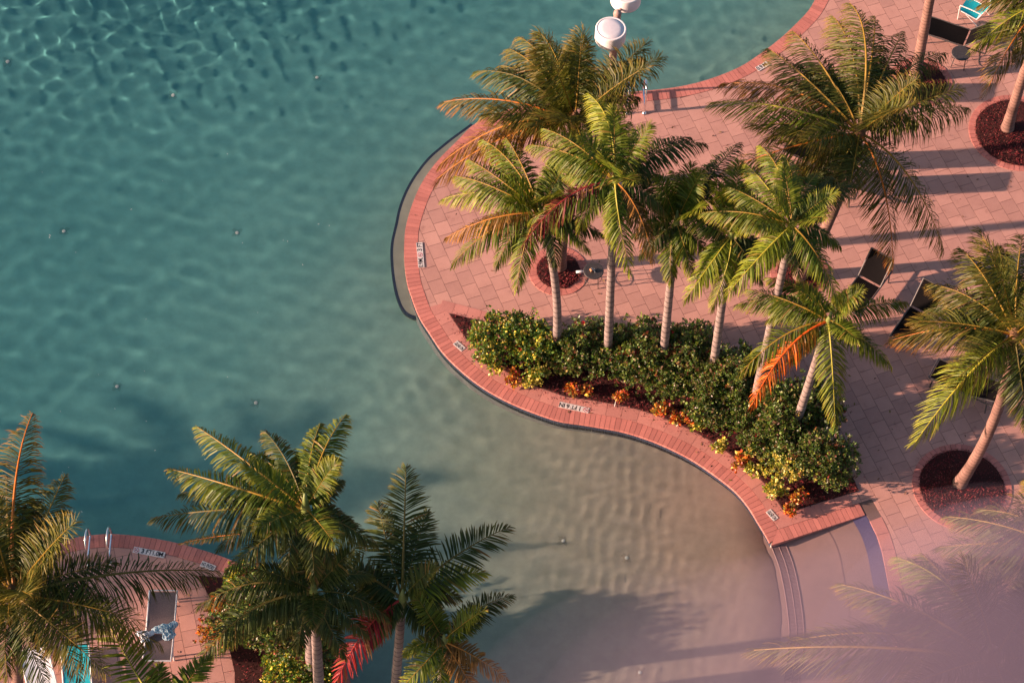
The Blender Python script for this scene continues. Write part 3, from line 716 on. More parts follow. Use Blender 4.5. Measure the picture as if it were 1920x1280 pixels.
def palm(label, kind, base_px, crown_px, tips, seed, h=None, bend=(0, 0, 0), r0=0.095, r1=0.075, fill=5, n=44, ll=0.5, lw=0.026, droop=0.5, lift=0.15, wind=(0, 0, 0), scatter=0.12, arch=0.26, zdrop=1.0, group=None, ly=0.0, fruits=None, basez=0.0, fill_len=1.5, default=None, lat=0.14):
    """tips: (x, y[, kind[, dz]]) as surveyed from the photograph"""
    base = G(*base_px, basez)
    if h is None:     # height at which the crown stands over the base (ly = lean away from the viewer)
        lo, hi = 0.5, 14
        for _ in range(40):
            mid = (lo + hi) / 2
            if G(*crown_px, mid)[1] > base[1] + ly: lo = mid
            else: hi = mid
        h = (lo + hi) / 2
    C = G(*crown_px, h); O = base.copy()
    root = thing('palm_tree', label, 'palm tree', O, 0, group)
    trunk(root, O, base - np.array([0, 0, 0.05]), C - np.array([0, 0, 0.05]), r0, r1, bend, kind)
    m = MB()
    if kind == 'small':      # green crownshaft
        d = C - (base + (C - base) * 0.86); a = C - d * 0.55 - O
        m.tube([a, C - d * 0.3 - O, C - O, C + d * 0.25 - O, C + d * 0.6 - O], [r1 * 1.05, r1 * 1.25, r1 * 1.1, r1 * 0.7, r1 * 0.25], 10); cs = m.obj('crownshaft', plainleaf, root, True)
    else:
        m.tube([C - np.array([0, 0, .35]) - O, C - np.array([0, 0, .1]) - O, C + np.array([0, 0, .2]) - O, C + np.array([0, 0, .45]) - O], [r1, r1 * 1.5, r1 * 1.3, r1 * 0.3], 10); m.obj('crown_heart', fibre, root, True)
    rr = random.Random(seed)
    dk = default or kind
    for i, t in enumerate(tips):
        tx, ty = t[0], t[1]; kd = t[2] if len(t) > 2 and t[2] else dk
        dx, dy = tx - crown_px[0], crown_px[1] - ty; L = math.hypot(dx, dy) / 80.0; sn = dy / (math.hypot(dx, dy) + 1e-6)
        dz = t[3] if len(t) > 3 else zdrop * L * (-0.25 + 0.35 * sn)
        tp = G(tx, ty, max(0.25, C[2] + dz))
        k2 = dict(n=n, ll=ll, lw=lw, droop=droop, lift=lift, wind=wind, scatter=scatter)
        if kd in ('orange', 'red', 'maroon', 'brown'): k2.update(droop=droop * 1.3, lift=lift - 0.1)
        frond(root, O, C + np.array([0, 0, 0.05]), tp, kd, seed * 100 + i, arch=arch * rr.uniform(0.8, 1.2), lateral=rr.uniform(-lat, lat), **k2)
    for i in range(fill):
        az = i * 2.4 + rr.uniform(0, 0.9); el = rr.uniform(0.5, 1.2) if kind == 'small' else rr.uniform(-0.15, 1.15); L = fill_len * rr.uniform(0.75, 1.1)
        tp = C + L * np.array([math.cos(az) * math.cos(el), math.sin(az) * math.cos(el), math.sin(el)])
        frond(root, O, C + np.array([0, 0, 0.1]), tp, dk, seed * 100 + 50 + i, arch=0.12, n=n, ll=ll * 0.85, lw=lw, droop=droop * 0.5, lift=lift + 0.2, wind=wind, scatter=scatter)
    if fruits == 'red': fruit(root, O, C - np.array([0, 0, 0.45]), [(0.32, 0.02, 0.02), (0.2, 0.015, 0.02)], 60, 0.16, 0.022, seed, 'fruit_spray')
    if fruits == 'coconut': fruit(root, O, C - np.array([0, 0, 0.3]), [(0.45, 0.16, 0.03), (0.32, 0.10, 0.03), (0.25, 0.2, 0.04)], 12, 0.16, 0.095, seed, 'coconut')
    return root, C
plainleaf = plain('crownshaft_green', (0.16, 0.20, 0.05), 0.5); fibre = plain('palm_fibre', (0.17, 0.09, 0.05), 0.9, 0, 0.2, 0.3, 20)

SM = dict(n=74, ll=0.66, lw=0.0145, droop=1.05, arch=0.30, lift=0.14, scatter=0.09, r0=0.105, r1=0.078, group='slim grey trunked palms in a row along the bed')
CO = dict(n=110, ll=0.86, lw=0.0125, droop=1.35, arch=0.34, lift=0.18, scatter=0.17, r0=0.135, r1=0.10, wind=(-0.38, 0.16, 0.0), fill_len=2.4, group='tall feathery coconut palms around the deck')

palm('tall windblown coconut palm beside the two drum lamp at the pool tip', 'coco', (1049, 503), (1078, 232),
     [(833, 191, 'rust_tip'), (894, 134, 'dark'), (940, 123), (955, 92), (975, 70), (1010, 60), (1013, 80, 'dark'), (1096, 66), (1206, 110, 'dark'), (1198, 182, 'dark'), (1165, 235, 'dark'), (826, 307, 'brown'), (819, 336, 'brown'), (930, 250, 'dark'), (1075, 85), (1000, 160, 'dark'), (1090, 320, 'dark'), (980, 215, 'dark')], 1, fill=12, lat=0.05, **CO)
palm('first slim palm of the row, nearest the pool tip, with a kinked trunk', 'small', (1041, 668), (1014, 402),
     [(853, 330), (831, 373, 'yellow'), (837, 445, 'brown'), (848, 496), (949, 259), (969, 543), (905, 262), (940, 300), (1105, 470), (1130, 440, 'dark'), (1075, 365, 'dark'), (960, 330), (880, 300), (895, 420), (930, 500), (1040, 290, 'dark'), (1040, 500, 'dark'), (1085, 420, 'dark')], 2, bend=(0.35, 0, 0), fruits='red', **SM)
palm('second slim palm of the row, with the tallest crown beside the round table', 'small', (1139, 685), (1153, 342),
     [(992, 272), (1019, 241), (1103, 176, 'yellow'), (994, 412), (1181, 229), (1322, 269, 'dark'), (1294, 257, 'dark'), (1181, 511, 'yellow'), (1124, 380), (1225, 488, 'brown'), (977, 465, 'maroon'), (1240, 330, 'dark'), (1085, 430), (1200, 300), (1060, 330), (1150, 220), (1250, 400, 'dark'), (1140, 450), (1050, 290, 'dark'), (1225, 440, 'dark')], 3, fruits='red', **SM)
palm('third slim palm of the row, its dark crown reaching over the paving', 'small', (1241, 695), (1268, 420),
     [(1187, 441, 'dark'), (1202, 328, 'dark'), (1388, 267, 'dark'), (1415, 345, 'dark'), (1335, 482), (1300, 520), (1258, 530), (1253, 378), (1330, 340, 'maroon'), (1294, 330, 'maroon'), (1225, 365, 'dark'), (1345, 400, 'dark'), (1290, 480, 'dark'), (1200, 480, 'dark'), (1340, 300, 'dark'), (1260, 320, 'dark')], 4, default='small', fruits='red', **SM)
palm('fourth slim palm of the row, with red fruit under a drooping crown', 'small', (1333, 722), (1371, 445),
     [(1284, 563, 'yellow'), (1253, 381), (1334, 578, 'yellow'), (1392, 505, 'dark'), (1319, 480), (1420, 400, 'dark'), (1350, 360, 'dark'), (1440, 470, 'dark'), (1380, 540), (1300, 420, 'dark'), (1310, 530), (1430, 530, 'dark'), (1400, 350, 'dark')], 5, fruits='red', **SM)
palm('fifth slim palm of the row, its full crown above the half hidden trunk', 'small', (1410, 775), (1485, 425),
     [(1316, 399), (1425, 273), (1400, 309, 'yellow'), (1534, 324), (1606, 345, 'dark'), (1575, 462), (1577, 572), (1360, 556, 'yellow'), (1404, 490), (1470, 290), (1545, 400), (1500, 520, 'dark'), (1365, 350), (1440, 500), (1560, 330, 'dark'), (1390, 430), (1540, 510)], 6, fruits='red', **SM)
palm('last slim palm of the row, with one hanging orange red frond', 'small', (1484, 822), (1553, 604),
     [(1388, 700), (1410, 759, 'orange'), (1566, 797, 'yellow'), (1670, 685), (1699, 566), (1384, 570), (1402, 543), (1440, 521), (1610, 542), (1500, 530), (1440, 600), (1620, 640), (1480, 680)], 7, fill=3, **SM)
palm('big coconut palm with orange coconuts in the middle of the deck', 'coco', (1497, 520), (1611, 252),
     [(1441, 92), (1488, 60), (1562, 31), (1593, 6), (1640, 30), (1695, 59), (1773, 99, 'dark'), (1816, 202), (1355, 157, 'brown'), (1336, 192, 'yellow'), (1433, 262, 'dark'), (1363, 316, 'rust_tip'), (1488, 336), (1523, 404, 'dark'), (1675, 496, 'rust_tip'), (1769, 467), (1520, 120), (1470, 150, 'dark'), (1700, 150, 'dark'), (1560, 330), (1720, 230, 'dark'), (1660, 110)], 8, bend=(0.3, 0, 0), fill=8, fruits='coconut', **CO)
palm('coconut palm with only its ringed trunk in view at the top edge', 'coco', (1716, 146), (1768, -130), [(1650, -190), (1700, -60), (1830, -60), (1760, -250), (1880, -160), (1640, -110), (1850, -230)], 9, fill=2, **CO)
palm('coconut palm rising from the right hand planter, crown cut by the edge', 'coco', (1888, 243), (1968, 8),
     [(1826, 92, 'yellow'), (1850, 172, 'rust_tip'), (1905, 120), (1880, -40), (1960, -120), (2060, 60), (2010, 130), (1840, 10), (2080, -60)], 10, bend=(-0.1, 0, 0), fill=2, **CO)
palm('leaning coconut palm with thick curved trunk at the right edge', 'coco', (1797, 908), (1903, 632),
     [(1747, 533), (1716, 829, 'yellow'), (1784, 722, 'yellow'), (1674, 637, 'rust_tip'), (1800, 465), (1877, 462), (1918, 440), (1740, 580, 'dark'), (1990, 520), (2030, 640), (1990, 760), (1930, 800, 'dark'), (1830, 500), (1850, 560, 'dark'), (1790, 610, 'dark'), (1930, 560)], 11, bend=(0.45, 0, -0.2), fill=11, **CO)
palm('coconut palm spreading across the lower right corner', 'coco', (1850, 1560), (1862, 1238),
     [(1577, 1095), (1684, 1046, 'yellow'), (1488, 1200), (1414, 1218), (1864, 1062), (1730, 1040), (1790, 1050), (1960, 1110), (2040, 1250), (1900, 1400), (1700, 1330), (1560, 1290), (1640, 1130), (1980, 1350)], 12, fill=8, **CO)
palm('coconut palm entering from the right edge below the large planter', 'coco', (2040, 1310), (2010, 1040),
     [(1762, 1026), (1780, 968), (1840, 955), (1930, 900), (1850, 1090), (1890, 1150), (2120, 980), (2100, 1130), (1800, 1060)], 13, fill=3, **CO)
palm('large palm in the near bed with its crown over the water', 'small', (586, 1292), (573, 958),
     [(370, 800), (317, 878), (496, 808, 'dark'), (648, 778), (600, 795), (288, 971, 'dark'), (410, 1026, 'dark'), (705, 1020, 'dark'), (423, 1069, 'dark'), (470, 850), (640, 900, 'dark'), (430, 930, 'dark'), (560, 850, 'dark'), (340, 925, 'dark'), (480, 1015, 'dark'), (625, 1060, 'dark'), (665, 985, 'dark'), (540, 1075, 'dark'), (590, 1090, 'dark'), (500, 900, 'dark')], 14, n=84, ll=0.66, lw=0.0155, droop=0.95, lift=0.10, scatter=0.10, r0=0.13, r1=0.10, group='palms of the near terrace', fill=5)  # dark kinds put the shade over unlit fronds into the leaf colour
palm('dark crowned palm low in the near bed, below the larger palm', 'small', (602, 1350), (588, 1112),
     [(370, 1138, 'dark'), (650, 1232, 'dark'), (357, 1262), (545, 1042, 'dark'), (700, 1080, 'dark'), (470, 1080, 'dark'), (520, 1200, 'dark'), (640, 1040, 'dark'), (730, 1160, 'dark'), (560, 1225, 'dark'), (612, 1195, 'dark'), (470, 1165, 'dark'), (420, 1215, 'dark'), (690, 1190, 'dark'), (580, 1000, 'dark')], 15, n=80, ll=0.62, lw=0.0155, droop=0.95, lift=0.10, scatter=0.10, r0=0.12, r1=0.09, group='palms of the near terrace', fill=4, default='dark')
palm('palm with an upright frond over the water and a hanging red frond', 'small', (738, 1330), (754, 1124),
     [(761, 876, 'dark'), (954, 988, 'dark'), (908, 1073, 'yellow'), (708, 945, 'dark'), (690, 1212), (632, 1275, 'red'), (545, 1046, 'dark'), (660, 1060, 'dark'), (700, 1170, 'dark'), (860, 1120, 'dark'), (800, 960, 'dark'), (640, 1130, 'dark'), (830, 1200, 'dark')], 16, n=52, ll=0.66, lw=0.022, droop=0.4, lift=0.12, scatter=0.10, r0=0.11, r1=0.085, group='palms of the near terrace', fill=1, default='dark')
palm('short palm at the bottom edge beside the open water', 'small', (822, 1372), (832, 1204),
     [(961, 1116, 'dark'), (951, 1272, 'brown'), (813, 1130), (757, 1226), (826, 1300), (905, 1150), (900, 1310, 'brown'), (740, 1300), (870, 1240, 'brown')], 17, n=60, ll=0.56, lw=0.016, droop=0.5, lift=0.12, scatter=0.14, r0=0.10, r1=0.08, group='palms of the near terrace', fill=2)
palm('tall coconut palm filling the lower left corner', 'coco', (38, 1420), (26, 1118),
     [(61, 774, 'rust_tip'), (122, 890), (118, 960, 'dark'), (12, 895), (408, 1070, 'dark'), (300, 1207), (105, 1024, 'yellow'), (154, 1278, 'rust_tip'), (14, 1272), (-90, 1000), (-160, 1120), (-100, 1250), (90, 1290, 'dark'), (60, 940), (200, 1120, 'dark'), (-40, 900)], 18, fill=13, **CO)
palm('palm below the bottom edge with one bright frond reaching up', 'small', (318, 1560), (312, 1352),
     [(196, 1150, 'yellow'), (390, 1232), (300, 1245), (180, 1330), (440, 1300), (420, 1420), (220, 1430), (110, 1380)], 19, n=46, ll=0.58, lw=0.024, droop=0.3, lift=0.15, scatter=0.08, r0=0.11, r1=0.085, group='palms of the near terrace', fill=1)
# two more palms stand left of the picture; their crowns shade the pool
for k, (x, y) in enumerate([(-30.5, 22.4), (-33.5, 23.9)]):
    t = thing('palm_tree', 'coconut palm outside the left edge shading the water' + (', the farther one' if k else ', the nearer one'), 'palm tree', (x, y, 0), 0, CO['group'])
    O = np.array([x, y, 0.0]); Cc = O + np.array([0.4, 0.2, 5.6 + k * 0.4]); trunk(t, O, O - np.array([0, 0, 1.0]), Cc, 0.14, 0.10, (0.3, 0, 0), 'coco')
    for i in range(15):
        az = i * 2.4; el = 0.5 - 0.08 * i; tp = Cc + 3.0 * np.array([math.cos(az) * math.cos(el), math.sin(az) * math.cos(el), math.sin(el)])
        frond(t, O, Cc, tp, 'coco', 9000 + k * 50 + i, n=60, ll=0.62, lw=0.03, droop=0.7)

# ------------------------------------------------------------------ shrubs
LEAFC = {'green': [(0.060, 0.115, 0.018), (0.10, 0.155, 0.02), (0.040, 0.085, 0.015), (0.17, 0.20, 0.035), (0.07, 0.105, 0.03), (0.15, 0.10, 0.05)],
         'yellow': [(0.55, 0.43, 0.07), (0.40, 0.35, 0.05), (0.20, 0.24, 0.03), (0.10, 0.16, 0.02), (0.60, 0.46, 0.12)],
         'orange': [(0.48, 0.17, 0.02), (0.50, 0.09, 0.015), (0.52, 0.32, 0.05), (0.28, 0.03, 0.02), (0.14, 0.12, 0.03)],
         'mixed': [(0.07, 0.14, 0.02), (0.10, 0.18, 0.02), (0.05, 0.11, 0.015), (0.55, 0.42, 0.05), (0.09, 0.15, 0.02)]}
def shrub(label, px, py, rx, ry, h, pal, seed, leaf=0.055, tips=420, per=8, flowers=0, group=None, pal2=None, name='shrub', cat='shrub', stem=True, hollow=0.45, zb=0.022):
    r = np.random.default_rng(seed); c = G(px, py, zb); root = thing(name, label, cat, c, 0, group)
    # lobed mound: tips on twig ends through the outer volume
    nl = max(5, int(rx * ry * 26) + 4); big = rx > 0.36
    if big: tips = int(tips * 1.7)
    ang = r.uniform(0, 6.28, nl); q_ = np.sqrt(r.random(nl)) * 0.85
    lob = np.column_stack([np.cos(ang) * q_ * rx, np.sin(ang) * q_ * ry, h * r.uniform(0.40, 0.85, nl) * (1 - 0.3 * q_)])
    lr = r.uniform(0.2, 0.36, nl) if big else r.uniform(0.32, 0.5, nl) * min(rx, ry, h) * 1.05
    k = r.integers(0, nl, tips); d = r.normal(0, 1, (tips, 3)); d[:, 2] = np.abs(d[:, 2]) * 0.9 - 0.4; d /= np.linalg.norm(d, axis=1)[:, None]
    rad_ = r.uniform(hollow, 1.15, tips); rad_ = np.where(r.random(tips) < 0.10, rad_ * 1.45, rad_)
    p = lob[k] + d * (lr[k] * rad_)[:, None]; p[:, 2] = np.clip(p[:, 2], 0.06, h * 1.25)
    out = d + np.array([0, 0, 0.45]); out /= np.linalg.norm(out, axis=1)[:, None]
    n = tips * per; q = np.repeat(p, per, 0); o = np.repeat(out, per, 0)
    dirs = o * 0.55 + r.normal(0, 0.62, (n, 3)); dirs[:, 2] += 0.12; dirs /= np.linalg.norm(dirs, axis=1)[:, None]
    L = leaf * r.uniform(0.5, 1.5, n) * np.repeat(r.uniform(0.7, 1.3, tips), per); s = np.cross(dirs, r.normal(0, 1, (n, 3)) * 0.5 + np.array([0, 0, 1.0])); s /= np.linalg.norm(s, axis=1)[:, None] + 1e-9
    nn = np.cross(s, dirs); W = L * r.uniform(0.3, 0.42, n)
    a = q + r.normal(0, leaf * 0.35, (n, 3)); b = a + dirs * L[:, None]; mid = a + dirs * (L * 0.5)[:, None] - nn * (L * 0.10)[:, None]
    V = np.stack([a, mid + s * W[:, None], b, mid - s * W[:, None]], 1)
    ids = np.arange(n)[:, None] * 4
    F = [np.concatenate([ids, ids + 1, ids + 2, ids + 3], 1)]
    pc = np.array(LEAFC[pal]); cc = pc[r.integers(0, len(pc), n)]
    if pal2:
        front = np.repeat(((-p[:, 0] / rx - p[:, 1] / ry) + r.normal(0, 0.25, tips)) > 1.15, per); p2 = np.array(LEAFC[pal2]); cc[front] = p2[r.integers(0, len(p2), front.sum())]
    if big:      # a few tips in new reddish or olive growth
        odd = np.repeat(r.random(tips) < 0.09, per); cc[odd] = np.array([(0.22, 0.05, 0.03), (0.24, 0.17, 0.04), (0.10, 0.05, 0.035)])[r.integers(0, 3, odd.sum())]
    cc = cc * 1.1 * r.uniform(0.5, 1.5, (n, 1)) * np.repeat(r.uniform(0.8, 1.2, tips), per)[:, None]
    npmesh('foliage', V.reshape(-1, 3), F, M['leaf'], np.repeat(cc, 4, 0), False, root)
    if stem:
        m = MB()
        for i in range(max(10, tips // 14)):
            e = p[r.integers(tips)]; b0 = np.array([e[0] * 0.35, e[1] * 0.35, 0]); m.tube([b0, (b0 + e) * 0.5 + np.append(r.normal(0, 0.03, 2), 0.02), e], [0.010, 0.008, 0.004], 5)
        m.obj('stem', M['stem'], root)
    for i in range(flowers):
        e = p[r.integers(tips)] + np.array([0, 0, 0.03]); w = np.random.default_rng(seed * 77 + i); pv = []; pf = []
        for j in range(5):
            t = j * 1.2566 + w.uniform(0, 0.4); u = np.array([math.cos(t), math.sin(t), 0.35]); v2 = np.array([-math.sin(t), math.cos(t), 0.0]); b0 = len(pv)
            pv += [e, e + u * 0.035 + v2 * 0.024, e + u * 0.062, e + u * 0.035 - v2 * 0.024]; pf.append((b0, b0 + 1, b0 + 2, b0 + 3))
        npmesh('flower', np.array(pv), pf, M['leaf'], np.tile(np.array((0.5, 0.012, 0.02)), (len(pv), 1)), False, root)
    return root
HG = 'green hibiscus shrubs of the hedge'
for lab, x, y, rx_, ry_, h_, pal_, sd_, lf, tp_, fl, p2_ in [
    ('yellow green shrub at the pool tip end of the hedge', 942, 655, 0.85, 0.58, 1.0, 'mixed', 31, 0.055, 600, 2, None),
    ('shrub leaning on the first slim palm trunk', 1015, 672, 0.70, 0.52, 0.95, 'mixed', 32, 0.055, 420, 1, None),
    ('tall green shrub between the first and second slim trunks', 1112, 672, 0.80, 0.6, 1.2, 'green', 33, 0.055, 600, 2, None),
    ('tall green shrub between the second and third slim trunks', 1195, 675, 0.80, 0.65, 1.55, 'green', 34, 0.055, 720, 2, None),
    ('low green shrub in front of the second slim trunk', 1160, 704, 0.85, 0.38, 0.75, 'green', 35, 0.05, 500, 1, None),
    ('green shrub between the third and fourth slim trunks', 1296, 690, 0.85, 0.65, 1.65, 'green', 36, 0.055, 680, 1, None),
    ('low green shrub in front of the third slim trunk', 1262, 732, 0.92, 0.45, 0.85, 'green', 37, 0.05, 600, 1, None),
    ('green shrub between the fourth and fifth slim trunks', 1382, 735, 0.85, 0.65, 1.75, 'green', 38, 0.055, 680, 1, None),
    ('dense green shrub below the hanging orange frond', 1364, 784, 0.82, 0.5, 0.95, 'green', 39, 0.05, 640, 2, None),
    ('green shrub around the foot of the last slim trunk', 1462, 812, 0.90, 0.7, 1.75, 'green', 40, 0.055, 760, 3, None),
    ('dense shrub with red flowers at the beach entry end of the hedge', 1525, 885, 0.90, 0.65, 1.45, 'green', 41, 0.05, 900, 6, 'yellow'),
    ('dense low shrub in front of the beach entry end of the hedge', 1454, 862, 0.78, 0.5, 0.9, 'green', 42, 0.05, 680, 3, 'yellow'),
    ('small shrub between the tip shrub and the first trunk', 985, 652, 0.5, 0.4, 0.9, 'mixed', 44, 0.055, 260, 0, None),
    ('low shrub between the first trunk and the tall shrub', 1072, 676, 0.5, 0.42, 0.95, 'green', 45, 0.055, 280, 1, None),
    ('low shrub close left of the third slim trunk', 1232, 700, 0.55, 0.45, 1.15, 'green', 46, 0.055, 300, 1, None),
    ('low shrub close left of the fourth slim trunk', 1322, 735, 0.6, 0.5, 1.1, 'green', 47, 0.05, 340, 1, None),
    ('low shrub under the hanging orange frond', 1412, 800, 0.55, 0.5, 1.0, 'green', 48, 0.05, 320, 1, None),
    ('low shrub in front of the last slim trunk', 1490, 850, 0.6, 0.5, 1.0, 'green', 49, 0.05, 340, 3, None),
    ('upright green shrub beside the last slim trunk on the deck side', 1520, 795, 0.55, 0.55, 1.85, 'green', 43, 0.05, 420, 2, None)]:
    shrub(lab, x, y, rx_ * 1.06, ry_ * 1.08, h_, pal_, sd_, lf, tp_, 9, fl, HG, p2_)
CG = 'yellow and orange crotons along the front of the hedge'
for i, (lab, x, y, rr_, pal, nt_) in enumerate([
    ('pale yellow croton nearest the pool tip', 905, 628, 0.28, 'yellow', 60), ('small yellow croton under the tip shrub', 932, 690, 0.28, 'yellow', 70),
    ('orange croton at the foot of the tip shrub', 966, 716, 0.26, 'orange', 60), ('yellow croton beside a red leafed one', 998, 724, 0.30, 'yellow', 80),
    ('bright yellow croton left of the first trunk', 1012, 706, 0.26, 'yellow', 70), ('pale yellow croton right of the first trunk', 1052, 700, 0.28, 'yellow', 80),
    ('orange croton alone on the open mulch', 1087, 735, 0.32, 'orange', 90), ('small orange croton by the white stake', 1168, 752, 0.22, 'orange', 50),
    ('orange and yellow croton at the bend of the bed', 1246, 772, 0.30, 'orange', 80), ('orange croton right of the bend', 1282, 790, 0.32, 'orange', 90),
    ('yellow croton with orange base midway down the bed', 1310, 800, 0.28, 'yellow', 70), ('lime leaved croton under the hedge', 1352, 842, 0.28, 'yellow', 50),
    ('orange croton next to the lime leaved one', 1385, 868, 0.30, 'orange', 80), ('pale yellow croton low on the bed edge', 1405, 890, 0.28, 'yellow', 80),
    ('pale yellow croton at the lower corner of the bed', 1455, 922, 0.32, 'yellow', 90), ('orange croton in the lower corner of the bed', 1488, 948, 0.34, 'orange', 100)]):
    shrub(lab, x, y, rr_ * 0.85, rr_ * 0.7, 0.36, pal, 60 + i, 0.07, int(nt_ * 0.7), 7, 0, CG, None, 'croton', 'croton', False, 0.3)
NG = 'shrubs of the near terrace bed'
shrub('dark shrub with orange leaves beside the near terrace paving', 440, 1190, 0.6, 0.6, 1.2, 'green', 80, 0.05, 420, 9, 0, NG, 'orange')
shrub('dark shrub under the large near palm', 530, 1215, 0.8, 0.8, 2.3, 'green', 81, 0.06, 800, 9, 0, NG)
shrub('dark shrub with yellow tips at the bottom edge', 560, 1290, 0.8, 0.8, 1.5, 'mixed', 82, 0.055, 600, 9, 0, NG)
shrub('small shrub at the water corner of the near bed', 470, 1120, 0.5, 0.4, 1.1, 'mixed', 83, 0.05, 280, 9, 0, NG)
shrub('tall shrub hidden behind the near palm trunk', 590, 1250, 0.7, 0.7, 2.1, 'green', 84, 0.06, 520, 9, 0, NG)
for i, (x, y) in enumerate([(418, 1150), (424, 1195), (520, 1270)]):
    shrub(['orange red croton at the edge of the near bed', 'red croton in front of the near bed shrub', 'yellow croton deep in the near bed'][i], x, y, 0.28, 0.25, 0.6, 'orange' if i < 2 else 'yellow', 90 + i, 0.07, 80, 7, 0, NG, None, 'croton', 'croton', False, 0.3)
# fallen fronds
def fallen(label, a, b, kind, za, zb, seed, n=30, ll=0.25):
    p, q = G(*a, za), G(*b, zb); t = thing('fallen_frond', label, 'fallen frond', p)
    frond(t, p, p, q, kind, seed, arch=0.08, n=n, ll=ll, lw=0.018, droop=0.5, lift=0.0)
fallen('dry red frond fallen on the hedge left of the third trunk', (1300, 652), (1156, 662), 'red', 1.0, 0.95, 501)
fallen('dry red frond hanging down the hedge right of the third trunk', (1238, 655), (1298, 697), 'red', 1.0, 0.75, 502)
fallen('dry orange frond hanging over the near terrace rim', (455, 1000), (336, 1019), 'rust_tip', 1.6, 1.0, 503, 34, 0.22)

# ------------------------------------------------------------------ lamp
def lamp():
    hz = 6.4; top = G(1158, 24, hz + 0.05); base = np.array([top[0], top[1], 0.0])
    t = thing('lamp_post', 'lamp post with two white drum heads at the pool tip', 'lamp post', base)
    O = base; m = MB(); m.tube([(0, 0, 0), (0, 0, 0.05), (0, 0, 2.5), (0, 0, hz - 0.1), (0, 0, hz + 0.02)], [0.11, 0.10, 0.095, 0.085, 0.085], 16); m.obj('pole', M['pole'], t, True)
    m = MB(); m.lathe([(0.001, 0.0), (0.20, 0.0), (0.20, 0.02), (0.13, 0.05), (0.11, 0.05)], (0, 0, 0.001), 20); m.obj('base_plate', M['pole'], t)
    m = MB(); m.lathe([(0.085, -0.05), (0.095, 0.0), (0.09, 0.06), (0.05, 0.11), (0.001, 0.12)], (0, 0, hz), 16); m.obj('finial', M['pole'], t, True)
    h1 = G(1145, 62, hz + 0.02); h2 = G(1174, -8, hz + 0.02)
    for h in (h1, h2):
        d = h - O; d[2] = hz - 0.05
        m = MB(); m.tube([(0, 0, hz - 0.12), (d[0] * 0.5, d[1] * 0.5, hz - 0.06), (d[0] * 0.9, d[1] * 0.9, hz - 0.06)], 0.035, 8); m.obj('arm', M['pole'], t)
        m = MB(); R_ = 0.345; m.lathe([(0.001, -0.19), (R_ * 0.93, -0.19), (R_ * 0.985, -0.186), (R_, -0.17), (R_ * 1.004, -0.15), (R_ * 1.01, 0.13), (R_ * 1.01, 0.155), (R_ * 0.99, 0.172), (R_ * 0.96, 0.178), (R_ * 0.88, 0.178), (R_ * 0.865, 0.172)], (d[0], d[1], hz), 40)
        hd = m.obj('lamp_head', M['lamp'], t, True)
        m = MB(); m.lathe([(R_ * 0.87, 0.168), (R_ * 0.84, 0.178), (R_ * 0.5, 0.190), (0.001, 0.196)], (d[0], d[1], hz), 40); m.obj('lid', M['lampshade'], hd, True)
lamp()

# ------------------------------------------------------------------ pool ladders
def ladder(label, b1, b2, toward):
    p1, p2 = G(*b1), G(*b2); c = (p1 + p2) / 2; t = thing('pool_ladder', label, 'pool ladder', c, 0, 'steel pool ladders')
    d = np.append(np.array(toward) / np.linalg.norm(toward), 0)
    for p in (p1, p2):
        o = p - c; pts = []
        for s, z in ((0, 0), (0.0, 0.45), (0.03, 0.66), (0.12, 0.80), (0.27, 0.86), (0.42, 0.82), (0.54, 0.68), (0.60, 0.45), (0.62, 0.0), (0.62, -0.9)): pts.append(o + d * s + np.array([0, 0, z]))
        P = catmull(np.array(pts), 0.05); m = MB(); m.tube(P, 0.024, 10); rl = m.obj('rail', M['steel'], t, True)
        m = MB(); m.tube([o + np.array([0, 0, 0.2]), o + d * 0.3 + np.array([0, 0, 0.2]), o + d * 0.62 + np.array([0, 0, 0.2])], 0.022, 8); m.obj('brace', M['steel'], rl)
        m = MB(); m.lathe([(0.065, 0.006), (0.062, 0.02), (0.035, 0.045), (0.03, 0.05)], o, 18); m.obj('escutcheon', M['steel'], rl, True)
    for k, z in enumerate((-0.35, -0.62, -0.88)):
        a, b = p1 - c + d * 0.62, p2 - c + d * 0.62; m = MB(); u = (b - a) / np.linalg.norm(b - a); mid = (a + b) / 2; m.box((mid[0], mid[1], z), (np.linalg.norm(b - a), 0.09, 0.03), math.atan2(u[1], u[0])); m.obj('tread', M['steel'], t)
ladder('steel pool ladder on the near terrace rim', (166, 1058), (206, 1055), (-0.05, 1))
ladder('steel pool ladder behind the lamp post at the far rim', (1176, 213), (1208, 212), (-0.08, 1))

